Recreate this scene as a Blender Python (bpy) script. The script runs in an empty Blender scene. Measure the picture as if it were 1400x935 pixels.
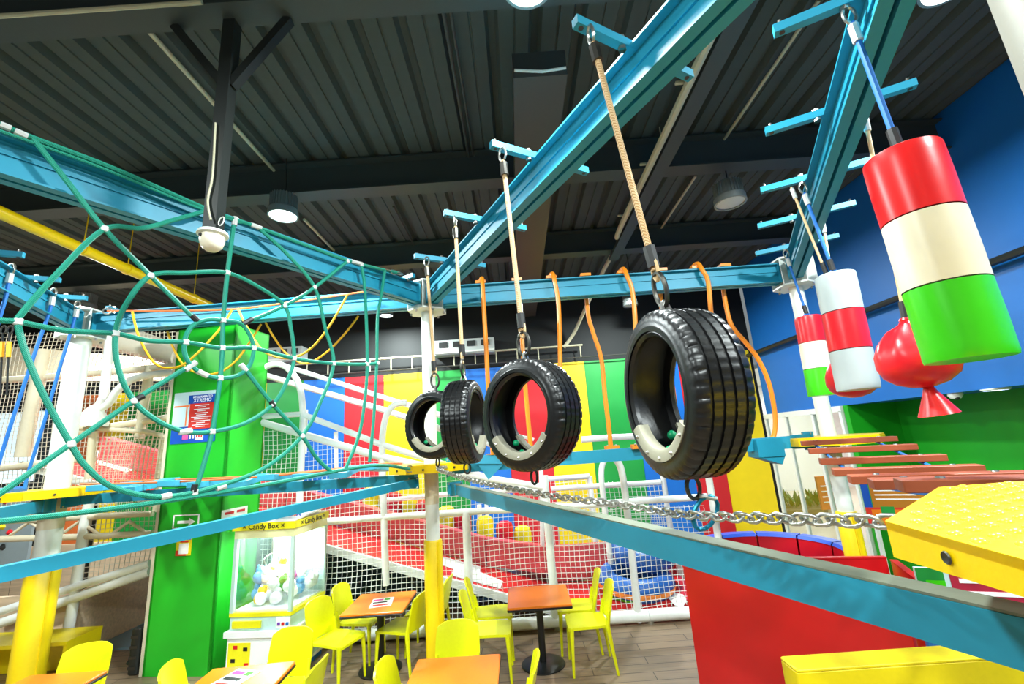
import bpy, bmesh, math, random
from mathutils import Vector, Matrix
random.seed(7)
SC = bpy.context.scene
COL = SC.collection
PI = math.pi

# ------------------------------------------------------------------ camera
CAM_H = 2.35
CAMR = Matrix(((0.997657, 0.06842, 0.0), (0.015376, -0.224202, -0.974421), (-0.066669, 0.972138, -0.224728)))
cam_data = bpy.data.cameras.new('camera')
cam_data.sensor_width = 36.0
cam_data.lens = 600.0 / 1400.0 * 36.0
cam_data.clip_start = 0.02
cam = bpy.data.objects.new('camera', cam_data)
COL.objects.link(cam)
cam.matrix_world = Matrix.Translation((0, 0, CAM_H)) @ CAMR.to_4x4()
SC.camera = cam

# ------------------------------------------------------------------ world, exposure
world = bpy.data.worlds.new('hall_ambience')
world.use_nodes = True
world.node_tree.nodes['Background'].inputs[0].default_value = (0.86, 0.97, 1.0, 1)
world.node_tree.nodes['Background'].inputs[1].default_value = 0.22
SC.world = world
SC.view_settings.view_transform = 'Standard'
SC.view_settings.look = 'None'
SC.view_settings.gamma = 1.0
SC.view_settings.use_curve_mapping = False
SC.view_settings.exposure = 0.22
LAMP_W = 230.0

# ------------------------------------------------------------------ measuring: a pixel of the photo turned into a point at a real depth
def ray(x, y):
    return CAMR @ Vector(((x - 700) / 600.0, -(y - 467.5) / 600.0, -1.0))
O = Vector((0, 0, CAM_H))
def aZ(x, y, z):
    d = ray(x, y); return O + d * ((z - CAM_H) / d.z)
def aY(x, y, Y):
    d = ray(x, y); return O + d * (Y / d.y)
def aX(x, y, X):
    d = ray(x, y); return O + d * (X / d.x)
def aP(x, y, A, B, off=0.0):
    d = ray(x, y); n = Vector((B[1] - A[1], -(B[0] - A[0]))).normalized()
    k = n.x * A[0] + n.y * A[1] + off
    return O + d * (k / (n.x * d.x + n.y * d.y))

# ------------------------------------------------------------------ materials
def lin(c):
    return c / 12.92 if c <= 0.04045 else ((c + 0.055) / 1.055) ** 2.4
def hexc(h):
    h = h.lstrip('#')
    return tuple(lin(int(h[i:i + 2], 16) / 255) for i in (0, 2, 4)) + (1,)
MATS = {}
def mat(name, col, rough=0.5, metal=0.0, bump=0.0, scale=40.0, vary=0.06, spec=0.5, trans=0.0, emit=0.0, coat=0.0):
    if name in MATS: return MATS[name]
    m = bpy.data.materials.new(name); m.use_nodes = True
    nt = m.node_tree; b = nt.nodes['Principled BSDF']
    c = hexc(col)
    b.inputs['Roughness'].default_value = rough
    b.inputs['Metallic'].default_value = metal
    b.inputs['Specular IOR Level'].default_value = spec
    b.inputs['Coat Weight'].default_value = coat
    b.inputs['Transmission Weight'].default_value = trans
    b.inputs['Base Color'].default_value = c
    if trans: b.inputs['IOR'].default_value = 1.05
    if emit:
        b.inputs['Emission Color'].default_value = c
        b.inputs['Emission Strength'].default_value = emit
    elif not trans:
        tc = nt.nodes.new('ShaderNodeTexCoord')
        nz = nt.nodes.new('ShaderNodeTexNoise'); nz.inputs['Scale'].default_value = scale; nz.inputs['Detail'].default_value = 3
        nt.links.new(tc.outputs['Object'], nz.inputs['Vector'])
        if vary:
            r = nt.nodes.new('ShaderNodeMapRange')
            r.inputs[3].default_value = 1 - vary; r.inputs[4].default_value = 1 + vary
            nt.links.new(nz.outputs['Fac'], r.inputs[0])
            mx = nt.nodes.new('ShaderNodeVectorMath'); mx.operation = 'SCALE'
            mx.inputs[0].default_value = c[:3]
            nt.links.new(r.outputs[0], mx.inputs['Scale'])
            nt.links.new(mx.outputs[0], b.inputs['Base Color'])
        if bump:
            bp = nt.nodes.new('ShaderNodeBump'); bp.inputs['Strength'].default_value = bump; bp.inputs['Distance'].default_value = 0.01
            nt.links.new(nz.outputs['Fac'], bp.inputs['Height'])
            nt.links.new(bp.outputs[0], b.inputs['Normal'])
    MATS[name] = m
    return m
def M_(n): return MATS[n]

mat('blue_paint', '#1b8ba8', 0.48, bump=0.05, scale=25, vary=0.05)
mat('blue_paint_pale', '#43a9c9', 0.35, bump=0.05, scale=25)
mat('white_paint', '#dfe4dc', 0.4, bump=0.05, scale=20)
mat('white_foam', '#e9ece8', 0.45, bump=0.05, scale=30)
mat('cream_foam', '#d8cdb2', 0.5, bump=0.05, scale=30)
mat('yellow_pad', '#f2cf08', 0.4, bump=0.12, scale=30)
mat('yellow_paint', '#f2c800', 0.3, bump=0.06, scale=60)
mat('yellow_stud', '#f5d428', 0.25)
mat('orange_steel', '#f08c1e', 0.35, bump=0.05)
mat('rubber', '#0d0d0e', 0.36, bump=0.06, scale=90, vary=0.15)
mat('guard_plastic', '#98937f', 0.45)
mat('green_knob', '#12a56b', 0.35)
mat('steel', '#b9b8b2', 0.28, metal=0.9)
mat('dark_steel', '#4f4d48', 0.4, metal=0.8)
mat('black_sleeve', '#1b1b1b', 0.5)
mat('vinyl_red', '#d31420', 0.32, bump=0.12, scale=12)
mat('vinyl_red_bright', '#e81a1c', 0.32, bump=0.08, scale=10)
mat('vinyl_cream', '#efe6cf', 0.35, bump=0.08, scale=10)
mat('vinyl_grey', '#a9b3b3', 0.4, bump=0.1, scale=12)
mat('vinyl_green', '#3ed00f', 0.32, bump=0.08, scale=10)
mat('sand_rope', '#d9b98a', 0.7)
mat('blue_rope', '#1d6fc4', 0.6)
mat('yellow_rope', '#efb31a', 0.6)
mat('orange_rope', '#e2743a', 0.6)
mat('clip_grey', '#c9cbc8', 0.4)
mat('plank_wood', '#914323', 0.5, bump=0.1, scale=30)
mat('net_white', '#dfe2dc', 0.7)
mat('net_cream', '#cfc7b4', 0.7)
mat('lamp_shell', '#8d9492', 0.4, metal=0.5)
mat('black_metal', '#1d2220', 0.5)
mat('dark_beam', '#363e3c', 0.55, bump=0.08)
mat('duct_paint', '#3a3a36', 0.5)
mat('pipe_cream', '#b9b598', 0.5)
mat('chair_yellow', '#e8ea0a', 0.35)
mat('table_orange', '#f07d18', 0.28, bump=0.03)
mat('table_edge', '#15171a', 0.4)
mat('paper', '#f2f2ee', 0.6)
mat('panel_red', '#c01519', 0.35, bump=0.05, scale=8)
mat('panel_blue', '#1b66b4', 0.4)
mat('panel_yellow', '#f3da10', 0.35)
mat('slide_red', '#cf2222', 0.4, bump=0.1, scale=15)
mat('slide_pink', '#d8575c', 0.45, bump=0.08, scale=15)
mat('slide_white', '#dfe3df', 0.5)
mat('pit_blue', '#1a58c6', 0.5)
mat('ring_blue', '#3d63d8', 0.4)
mat('tube_blue', '#1f5fae', 0.4)
mat('tube_black', '#111a1c', 0.45)
mat('strap_orange', '#ef8a35', 0.55)
mat('green_wall', '#119c17', 0.5, bump=0.04, scale=5)
mat('pillar_green', '#1db423', 0.4, bump=0.04, scale=4)
mat('blue_wall', '#0c68b8', 0.5, bump=0.04, scale=5)
mat('black_wall', '#0f1414', 0.7)
mat('text_white', '#ffffff', 0.5, vary=0)
mat('text_black', '#16161a', 0.5, vary=0)
mat('text_red', '#d02a30', 0.5, vary=0)
mat('text_purple', '#6a2fa0', 0.5, vary=0)
mat('text_blue', '#1f50c8', 0.5, vary=0)
mat('poster_blue', '#0c4fb4', 0.4, vary=0)
mat('poster_red', '#dd3528', 0.4, vary=0)
mat('poster_pale', '#c9e4e6', 0.4, vary=0)
mat('poster_maroon', '#b0203c', 0.4, vary=0)
mat('poster_orange', '#b9741a', 0.4, vary=0)
mat('machine_white', '#f4f7f7', 0.3, vary=0.01)
mat('machine_yellow', '#efe51c', 0.3)
mat('machine_aqua', '#bfe0da', 0.35)
mat('mall_floor', '#d9cdb8', 0.3)
mat('soil', '#6f604a', 0.9, bump=0.5)
mat('leaf', '#2f6b2f', 0.6)
mat('plush_white', '#f2f4f6', 0.9, bump=0.4, scale=60)
mat('plush_yellow', '#f0c52a', 0.9, bump=0.4, scale=60)
mat('plush_pink', '#d8549a', 0.9, bump=0.4, scale=60)
mat('plush_blue', '#6aa9e0', 0.9, bump=0.4, scale=60)
mat('plush_green', '#5fb04a', 0.9, bump=0.4, scale=60)
mat('lamp_glow', '#f6ffff', emit=14.0)
mat('lamp_off', '#d5d9d6', 0.4)
mat('led_white', '#f4fbff', emit=6.0)
mat('machine_led', '#f2fbff', emit=5.0)
mat('mint_frame', '#bcd8d0', 0.35)
for k, c in dict(red='#d3202a', yellow='#f2d20e', green='#12923a', blue='#1670cf', orange='#ee7a3c').items():
    mat('stripe_' + k, c, 0.5, bump=0.03, scale=6)

def glass(name, tint=(1, 1, 1, 1), gl=0.12):
    m = bpy.data.materials.new(name); m.use_nodes = True
    nt = m.node_tree; nt.nodes.clear()
    o = nt.nodes.new('ShaderNodeOutputMaterial'); mix = nt.nodes.new('ShaderNodeMixShader')
    t = nt.nodes.new('ShaderNodeBsdfTransparent'); t.inputs[0].default_value = tint
    g = nt.nodes.new('ShaderNodeBsdfGlossy'); g.inputs['Roughness'].default_value = 0.03
    lw = nt.nodes.new('ShaderNodeLayerWeight'); lw.inputs[0].default_value = 0.3
    mu = nt.nodes.new('ShaderNodeMath'); mu.operation = 'MULTIPLY_ADD'; mu.inputs[1].default_value = 0.35; mu.inputs[2].default_value = 0.03
    nt.links.new(lw.outputs['Facing'], mu.inputs[0]); nt.links.new(mu.outputs[0], mix.inputs[0]); nt.links.new(t.outputs[0], mix.inputs[1]); nt.links.new(g.outputs[0], mix.inputs[2])
    nt.links.new(mix.outputs[0], o.inputs[0])
    MATS[name] = m
    return m
glass('glass_clear', (0.95, 0.98, 0.97, 1))

def twist_mat(name, c1, c2, scale):      # braided rope: two-tone diagonal strands with relief
    m = mat(name, c1, 0.6)
    nt = m.node_tree; b = nt.nodes['Principled BSDF']
    for l in list(b.inputs['Base Color'].links): nt.links.remove(l)
    tc = nt.nodes.new('ShaderNodeTexCoord')
    w = nt.nodes.new('ShaderNodeTexWave'); w.inputs['Scale'].default_value = scale; w.bands_direction = 'DIAGONAL'
    nt.links.new(tc.outputs['Object'], w.inputs['Vector'])
    mx = nt.nodes.new('ShaderNodeMix'); mx.data_type = 'RGBA'
    mx.inputs[6].default_value = hexc(c1); mx.inputs[7].default_value = hexc(c2)
    nt.links.new(w.outputs['Fac'], mx.inputs[0]); nt.links.new(mx.outputs[2], b.inputs['Base Color'])
    bp = nt.nodes.new('ShaderNodeBump'); bp.inputs['Strength'].default_value = 0.5; bp.inputs['Distance'].default_value = 0.004
    nt.links.new(w.outputs['Fac'], bp.inputs['Height']); nt.links.new(bp.outputs[0], b.inputs['Normal'])
    return m
twist_mat('green_rope', '#0b7a66', '#12a084', 60)
twist_mat('tan_rope', '#b98a52', '#e4c496', 45)

def wood_mat(name, base, dark, px, py, ang=0.0, rough=0.4):
    m = mat(name, base, rough)
    nt = m.node_tree; b = nt.nodes['Principled BSDF']
    for l in list(b.inputs['Base Color'].links): nt.links.remove(l)
    tc = nt.nodes.new('ShaderNodeTexCoord'); mp = nt.nodes.new('ShaderNodeMapping')
    mp.inputs['Rotation'].default_value = (0, 0, ang)
    nt.links.new(tc.outputs['Object'], mp.inputs[0])
    br = nt.nodes.new('ShaderNodeTexBrick'); br.inputs['Scale'].default_value = 1.0
    br.inputs['Brick Width'].default_value = px; br.inputs['Row Height'].default_value = py; br.inputs['Mortar Size'].default_value = 0.004
    br.inputs['Color1'].default_value = hexc(base); br.inputs['Color2'].default_value = hexc(dark); br.inputs['Mortar'].default_value = hexc('#2a2420')
    nt.links.new(mp.outputs[0], br.inputs['Vector'])
    mp2 = nt.nodes.new('ShaderNodeMapping'); mp2.inputs['Scale'].default_value = (2.0, 26.0, 26.0)
    nt.links.new(mp.outputs[0], mp2.inputs[0])
    nz = nt.nodes.new('ShaderNodeTexNoise'); nz.inputs['Scale'].default_value = 1.0; nz.inputs['Detail'].default_value = 6
    nt.links.new(mp2.outputs[0], nz.inputs['Vector'])
    r = nt.nodes.new('ShaderNodeMapRange'); r.inputs[3].default_value = 0.6; r.inputs[4].default_value = 1.35
    nt.links.new(nz.outputs['Fac'], r.inputs[0])
    mx = nt.nodes.new('ShaderNodeVectorMath'); mx.operation = 'SCALE'
    nt.links.new(br.outputs['Color'], mx.inputs[0]); nt.links.new(r.outputs[0], mx.inputs['Scale'])
    nt.links.new(mx.outputs[0], b.inputs['Base Color'])
    return m
wood_mat('floor_wood', '#8d7860', '#7c6852', 1.2, 0.16)
wood_mat('clad_wood', '#e6cdae', '#dac0a0', 4.0, 4.0)

# ------------------------------------------------------------------ mesh helpers
class MB:
    def __init__(s): s.v = []; s.f = []
    def add(s, vs, fs):
        n = len(s.v); s.v += [Vector(v) for v in vs]; s.f += [tuple(i + n for i in f) for f in fs]; return s
    def box(s, c, size, rot=None):
        h = [x / 2 for x in size]
        vs = [Vector((sx * h[0], sy * h[1], sz * h[2])) for sx in (-1, 1) for sy in (-1, 1) for sz in (-1, 1)]
        if rot is not None: vs = [rot @ v for v in vs]
        c = Vector(c)
        return s.add([v + c for v in vs], [(0, 1, 3, 2), (4, 6, 7, 5), (0, 4, 5, 1), (2, 3, 7, 6), (0, 2, 6, 4), (1, 5, 7, 3)])
    def rbox(s, c, size, r, rot=None):       # box with chamfered vertical edges and top/bottom rims
        hx, hy, hz = [x / 2 for x in size]
        pts = []
        for (sx, sy) in ((1, 1), (-1, 1), (-1, -1), (1, -1)):
            a0 = math.atan2(sy, sx) - PI / 4
            for k in range(4):
                a = a0 + k * PI / 6
                pts.append((sx * (hx - r) + r * math.cos(a), sy * (hy - r) + r * math.sin(a)))
        rings = []
        q = min(r, hz) * 0.5
        for z, k in ((-hz, q), (-hz + q, 0), (hz - q, 0), (hz, q)):
            fx, fy = (hx - k) / hx, (hy - k) / hy
            rings.append([Vector((x * fx, y * fy, z)) for x, y in pts])
        n = len(pts); vs = []; fs = []
        for rg in rings: vs += rg
        if rot is not None: vs = [rot @ v for v in vs]
        vs = [v + Vector(c) for v in vs]
        for i in range(3):
            for j in range(n):
                fs.append((i * n + j, i * n + (j + 1) % n, (i + 1) * n + (j + 1) % n, (i + 1) * n + j))
        fs.append(tuple(range(n - 1, -1, -1))); fs.append(tuple(range(3 * n, 4 * n)))
        return s.add(vs, fs)
    def bar(s, p, q, w, h, up=(0, 0, 1)):     # square bar from p to q
        p, q = Vector(p), Vector(q); d = (q - p); L = d.length; d.normalize()
        up = Vector(up); side = d.cross(up)
        if side.length < 1e-4: side = d.cross(Vector((1, 0, 0)))
        side.normalize(); u = side.cross(d)
        return s.box((p + q) / 2, (L, w, h), Matrix((d, side, u)).transposed())
    def tube(s, pts, r, n=8, closed=False, cap=True):
        pts = [Vector(p) for p in pts]; N = len(pts)
        rs = r if isinstance(r, (list, tuple)) else [r] * N
        t = []
        for i in range(N):
            a = pts[i - 1] if (i or closed) else pts[0]; b = pts[(i + 1) % N] if (i < N - 1 or closed) else pts[-1]
            t.append((b - a).normalized())
        nrm = t[0].orthogonal().normalized(); vs = []; fs = []
        for i in range(N):
            if i:
                nrm = (nrm - t[i] * nrm.dot(t[i]))
                if nrm.length < 1e-6: nrm = t[i].orthogonal()
                nrm.normalize()
            bn = t[i].cross(nrm)
            for k in range(n):
                a = 2 * PI * k / n; vs.append(pts[i] + (nrm * math.cos(a) + bn * math.sin(a)) * rs[i])
        for i in range(N if closed else N - 1):
            j = (i + 1) % N
            for k in range(n):
                fs.append((i * n + k, i * n + (k + 1) % n, j * n + (k + 1) % n, j * n + k))
        if cap and not closed:
            fs.append(tuple(range(n - 1, -1, -1))); fs.append(tuple(range((N - 1) * n, N * n)))
        return s.add(vs, fs)
    def lathe(s, prof, c=(0, 0, 0), axis=(0, 0, 1), n=24, closed=False, a0=0.0, a1=2 * PI, fn=None):
        ax = Vector(axis).normalized(); u = ax.orthogonal().normalized(); w = ax.cross(u); c = Vector(c)
        if abs(ax.z) > 0.999: u = Vector((1, 0, 0)); w = ax.cross(u)
        full = abs(a1 - a0 - 2 * PI) < 1e-6
        m = n if full else n + 1; P = len(prof); vs = []; fs = []
        for i in range(m):
            a = a0 + (a1 - a0) * i / n
            for j, (r, z) in enumerate(prof):
                if fn: r = fn(i, j, r)
                vs.append(c + ax * z + (u * math.cos(a) + w * math.sin(a)) * r)
        for i in range(n):
            i2 = (i + 1) % m
            for j in range(P if closed else P - 1):
                j2 = (j + 1) % P
                fs.append((i * P + j, i2 * P + j, i2 * P + j2, i * P + j2))
        return s.add(vs, fs)
    def prism(s, poly, z0, z1):
        n = len(poly)
        vs = [Vector((x, y, z0)) for x, y in poly] + [Vector((x, y, z1)) for x, y in poly]
        fs = [tuple(range(n - 1, -1, -1)), tuple(range(n, 2 * n))]
        for i in range(n): fs.append((i, (i + 1) % n, n + (i + 1) % n, n + i))
        return s.add(vs, fs)
    def slab(s, quad, nrm):                   # quad points extruded by a vector
        n = len(quad); q = [Vector(p) for p in quad]; nv = Vector(nrm)
        vs = q + [p + nv for p in q]
        fs = [tuple(range(n - 1, -1, -1)), tuple(range(n, 2 * n))]
        for i in range(n): fs.append((i, (i + 1) % n, n + (i + 1) % n, n + i))
        return s.add(vs, fs)
    def ball(s, c, r, nu=10, nv=6, sq=(1, 1, 1)):
        vs = []; fs = []; c = Vector(c)
        for i in range(nv + 1):
            th = PI * i / nv
            for k in range(nu):
                a = 2 * PI * k / nu
                vs.append(c + Vector((r * sq[0] * math.sin(th) * math.cos(a), r * sq[1] * math.sin(th) * math.sin(a), r * sq[2] * math.cos(th))))
        for i in range(nv):
            for k in range(nu):
                fs.append((i * nu + k, (i + 1) * nu + k, (i + 1) * nu + (k + 1) % nu, i * nu + (k + 1) % nu))
        return s.add(vs, fs)
    def build(s, name, m, parent=None, label=None, kind=None, smooth=True):
        off = Vector((0, 0, 0)); p = parent
        while p is not None:
            off += p.location; p = p.parent
        me = bpy.data.meshes.new(name)
        me.from_pydata([v - off for v in s.v], [], s.f)
        bm = bmesh.new(); bm.from_mesh(me); bmesh.ops.remove_doubles(bm, verts=bm.verts, dist=1e-6)
        bmesh.ops.recalc_face_normals(bm, faces=bm.faces); bm.to_mesh(me); bm.free()
        if smooth:
            me.shade_smooth(); me.set_sharp_from_angle(angle=math.radians(38))
        me.materials.append(MATS[m] if isinstance(m, str) else m)
        o = bpy.data.objects.new(name, me); COL.objects.link(o)
        if parent: o.parent = parent
        if label: o['label'] = label
        if kind: o['kind'] = kind
        return o

def thing(name, label, cat, loc=(0, 0, 0), group=None):
    o = bpy.data.objects.new(name, None); COL.objects.link(o); o.location = loc
    o.empty_display_size = 0.1
    o['label'] = label; o['category'] = cat
    if group: o['group'] = group
    return o
def tag(o, label, cat, group=None):
    o['label'] = label; o['category'] = cat
    if group: o['group'] = group
    return o
def structure(o, label=None):
    o['kind'] = 'structure'
    if label: o['label'] = label
    return o
def copy_tree(o, parent=None, loc=None):
    c = o.copy(); COL.objects.link(c)
    if parent: c.parent = parent
    if loc is not None: c.location = loc
    for ch in o.children: copy_tree(ch, c)
    return c
def copy_part(o, parent, matrix):
    c = o.copy(); COL.objects.link(c); c.parent = parent; c.matrix_basis = matrix; return c
def crv(pts, k=6):                           # Catmull-Rom through points
    pts = [Vector(p) for p in pts]; out = []
    for i in range(len(pts) - 1):
        a = pts[i - 1] if i else pts[0]; b = pts[i]; c = pts[i + 1]; d = pts[i + 2] if i + 2 < len(pts) else c
        for j in range(k):
            t = j / k
            out.append(0.5 * ((2 * b) + (c - a) * t + (2 * a - 5 * b + 4 * c - d) * t * t + (3 * b - a - 3 * c + d) * t ** 3))
    out.append(pts[-1]); return out
def crv_closed(pts, k=6):
    pts = [Vector(p) for p in pts]; n = len(pts); out = []
    for i in range(n):
        a, b, c, d = pts[i - 1], pts[i], pts[(i + 1) % n], pts[(i + 2) % n]
        for j in range(k):
            t = j / k
            out.append(0.5 * ((2 * b) + (c - a) * t + (2 * a - 5 * b + 4 * c - d) * t * t + (3 * b - a - 3 * c + d) * t ** 3))
    return out
def text_mesh(txt, name, size, m, parent, origin, xdir, ydir, depth=0.002, align='CENTER', label=None, bold=0.0):
    cu = bpy.data.curves.new('lettering', 'FONT'); cu.body = txt; cu.size = size; cu.align_x = align; cu.align_y = 'CENTER'
    cu.extrude = depth; cu.resolution_u = 2; cu.offset = bold
    tmp = bpy.data.objects.new('lettering', cu); COL.objects.link(tmp)
    bpy.context.view_layer.update()
    me = bpy.data.meshes.new_from_object(tmp.evaluated_get(bpy.context.evaluated_depsgraph_get()))
    bpy.data.objects.remove(tmp)
    x = Vector(xdir).normalized(); y = Vector(ydir).normalized(); z = x.cross(y)
    R = Matrix((x, y, z)).transposed(); org = Vector(origin)
    off = Vector((0, 0, 0)); p = parent
    while p is not None:
        off += p.location; p = p.parent
    for v in me.vertices: v.co = R @ v.co + org - off
    me.name = name; me.materials.clear(); me.materials.append(MATS[m])
    o = bpy.data.objects.new(name, me); COL.objects.link(o)
    if parent: o.parent = parent
    if label: o['label'] = label
    if len(txt) > 12: o['kind'] = 'stuff'
    return o

# key points of the rope course: a triangle grid of posts
PC = Vector((-1.04, 5.30, 0)); PR = Vector((3.62, 5.30, 0)); PN = Vector((1.41, 0.84, 0))
PL = Vector((-5.55, 5.42, 0)); PM = Vector((-3.50, 1.47, 0))
ZB = 4.215          # upper beam axis height
ZT = 4.345          # upper beam top
ZPL = 2.19         # platform top
# ------------------------------------------------------------------ setting: floor, walls, ceiling
structure(MB().box((-3.4, 3.5, -0.05), (18.6, 13.4, 0.1)).build('floor', 'floor_wood', smooth=False), 'dark wood plank floor')

bw = structure(MB().box((-3.55, 10.1, 3.0), (18.1, 0.16, 6.0)).build('wall_back', 'black_wall', smooth=False), 'dark back wall behind the play frame')
xs = [(-10.3, -9.3, 'orange'), (-9.3, -8.85, 'yellow'), (-8.85, -7.95, 'green'), (-7.95, -7.2, 'blue'), (-7.2, -6.5, 'red'),
      (-6.5, -5.7, 'yellow'), (-5.7, -4.85, 'green'), (-4.85, -3.9, 'blue'), (-3.9, -3.0, 'red'), (-3.0, -2.1, 'yellow'),
      (-2.1, -1.12, 'green'), (-1.12, -0.21, 'blue'), (-0.21, 0.72, 'red'), (0.72, 1.62, 'yellow'), (1.62, 2.69, 'green'),
      (2.69, 3.76, 'blue'), (3.76, 4.45, 'red'), (4.45, 5.42, 'yellow')]
for a, b, k in xs:
    MB().box(((a + b) / 2, 10.0, 2.04), (b - a - 0.006, 0.03, 4.08)).build('panel', 'stripe_' + k, bw, k + ' painted panel', smooth=False)

structure(MB().box((-12.65, 3.5, 3.0), (0.1, 13.2, 6.0)).build('wall_left', mat('left_wall', '#8a8478', 0.6), smooth=False), 'beige-grey wall at the far left')
wr = structure(MB().box((5.96, 3.6, 4.3), (0.9, 12.6, 3.4)).build('wall_right', 'blue_wall', smooth=False), 'blue upper wall on the right')
wa = MB().box((6.35, 2.0, 1.3), (0.1, 11.0, 2.6)).box((5.93, 7.5, 1.3), (0.86, 0.1, 2.6))
structure(wa.build('wall_alcove', 'green_wall', smooth=False), 'green wall of the alcove under the blue wall')
pz = 3.95
structure(MB().tube([(5.38, 1.0, pz), (5.38, 10.0, pz)], 0.045).build('trim_1', 'black_metal'), 'dark pipe along the blue wall')
# storefront below the blue wall, at the far right corner
w1 = structure(MB().bar((5.5, 7.58, 0.05), (5.5, 9.98, 0.05), 0.06, 0.1).bar((5.5, 7.58, 2.55), (5.5, 9.98, 2.55), 0.06, 0.1).build('window_1', 'white_paint', smooth=False), 'glass storefront in the corner')
for y in (7.62, 8.35, 9.2, 9.94):
    MB().box((5.5, y, 1.3), (0.06, 0.06, 2.42)).build('mullion', 'white_paint', w1, smooth=False)
for a, b in ((7.65, 8.32), (8.38, 9.17), (9.23, 9.91)):
    MB().box((5.5, (a + b) / 2, 1.3), (0.012, b - a, 2.4)).build('pane', 'glass_clear', w1, smooth=False)
# the mall outside the glass
structure(MB().box((12.2, 11.0, -0.06), (13.2, 12.0, 0.1)).build('floor_mall', 'mall_floor', smooth=False), 'pale tiled floor of the mall outside')
structure(MB().box((12.2, 17.0, 1.9), (13.2, 0.1, 4.0)).box((18.8, 11.0, 1.9), (0.1, 12.0, 4.0)).build('wall_mall', 'machine_white', smooth=False), 'pale mall wall outside')
structure(MB().box((12.4, 11.0, 3.9), (12.0, 12.0, 0.1)).build('ceiling_mall', 'white_paint', smooth=False), 'white mall ceiling outside')
for i, (x, y) in enumerate(((8.2, 10.5), (10.5, 12.5), (9.5, 14.5))):
    t = thing('mall_light', ('nearest', 'middle', 'farthest')[i] + ' square ceiling light in the mall outside the glass', 'light', (x, y, 3.84))
    MB().box((x, y, 3.83), (1.2, 1.2, 0.03)).build('diffuser', 'led_white', t, smooth=False)
    MB().box((x, y, 3.845), (1.28, 1.28, 0.01)).build('frame', 'white_paint', t, smooth=False)
    ld = bpy.data.lights.new('mall_light', 'AREA'); ld.energy = 90; ld.size = 1.1
    lo = bpy.data.objects.new('mall_glow', ld); COL.objects.link(lo); lo.parent = t; lo.location = (0, 0, -0.05)

# ceiling: trapezoidal steel deck running away from the camera
prof = []
x = -12.8
while x < 5.6:
    prof += [(x, 5.95), (x + 0.13, 5.95), (x + 0.135, 5.965), (x + 0.15, 5.965), (x + 0.155, 5.95), (x + 0.27, 5.95), (x + 0.30, 6.03), (x + 0.36, 6.03)]
    x += 0.39
m = MB(); n = len(prof)
ys = (-3.0, 10.15)
m.add([(p[0], y, p[1]) for y in ys for p in prof], [(i, i + 1, n + i + 1, n + i) for i in range(n - 1)])
mat('deck', '#434b47', 0.85, bump=0.05, scale=12, vary=0.12)
structure(m.build('ceiling', 'deck', smooth=False), 'dark ribbed steel deck ceiling')
def roof_beam(name, y, zb, h, w=0.2):
    m = MB().box((-3.5, y, zb + 0.01), (18.2, w, 0.02)).box((-3.5, y, zb + h - 0.01), (18.2, w, 0.02)).box((-3.5, y, zb + h / 2), (18.2, 0.015, h - 0.03))
    structure(m.build(name, 'dark_beam', smooth=False), 'dark steel roof beam')
roof_beam('trim_2', 2.535, 5.5, 0.42, 0.19)
roof_beam('trim_3', 4.87, 5.5, 0.42, 0.22)
roof_beam('trim_4', 7.2, 5.5, 0.42, 0.22)
structure(MB().tube([(-10.8, 2.425, 5.495), (-2.0, 2.425, 5.495)], 0.016).build('trim_5', 'pipe_cream'), 'thin conduit along the nearest roof beam')
structure(MB().box((0.38, 6.5, 5.36), (0.44, 7.0, 0.24)).build('trim_6', 'duct_paint', smooth=False), 'flat brown duct under the roof beams')
structure(MB().tube([(0.17, 2.985, 5.30), (0.4, 2.985, 5.27), (0.59, 2.985, 5.29)], 0.012).build('trim_7', 'white_paint'), 'white wire on the duct end')
# conduits on the deck
for i, (a, b, r) in enumerate((((195, 42), (395, 250), 0.022), ((415, 300), (505, 392), 0.022), ((591, 0), (649, 216), 0.018), ((601, 0), (656, 216), 0.014),
                          ((530, 283), (575, 340), 0.016), ((1123, 0), (1000, 173), 0.018), ((1050, 102), (981, 204), 0.018), ((957, 240), (897, 316), 0.018))):
    p, q = aZ(*a, 5.9), aZ(*b, 5.9)
    xm = (p.x + q.x) / 2
    structure(MB().tube([(xm, p.y, 5.9), (xm, q.y, 5.9)], r).build('trim_%d' % (8 + i), 'pipe_cream' if i in (0, 1, 5, 6, 7) else 'duct_paint'), 'thin conduit on the ceiling deck')
# cream pipe and tray, with a hose that drops to the back wall
t = thing('pipe_run', 'long cream pipe beside a dark tray under the ceiling, dropping to the back wall', 'pipe', (1.75, 2.0, 5.4))
hose = [Vector((1.75, 1.2, 5.4)), Vector((1.75, 4.0, 5.4)), Vector((1.75, 6.3, 5.4)), aY(852, 318, 6.9), aY(818, 384, 8.2), aY(798, 427, 9.2), aY(785, 455, 9.7), aY(771, 475, 9.85)]
MB().tube(crv(hose, 5), 0.04).build('pipe', 'pipe_cream', t)
MB().box((1.90, 4.1, 5.42), (0.16, 6.4, 0.06)).build('tray', 'dark_beam', t, smooth=False)
for y in (2.2, 3.4, 4.6, 5.8):
    MB().box((1.80, y, 5.45), (0.3, 0.03, 0.02)).tube([(1.95, y, 5.45), (1.95, y, 5.94)], 0.006, 6).build('clamp', 'pipe_cream', t)

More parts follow.
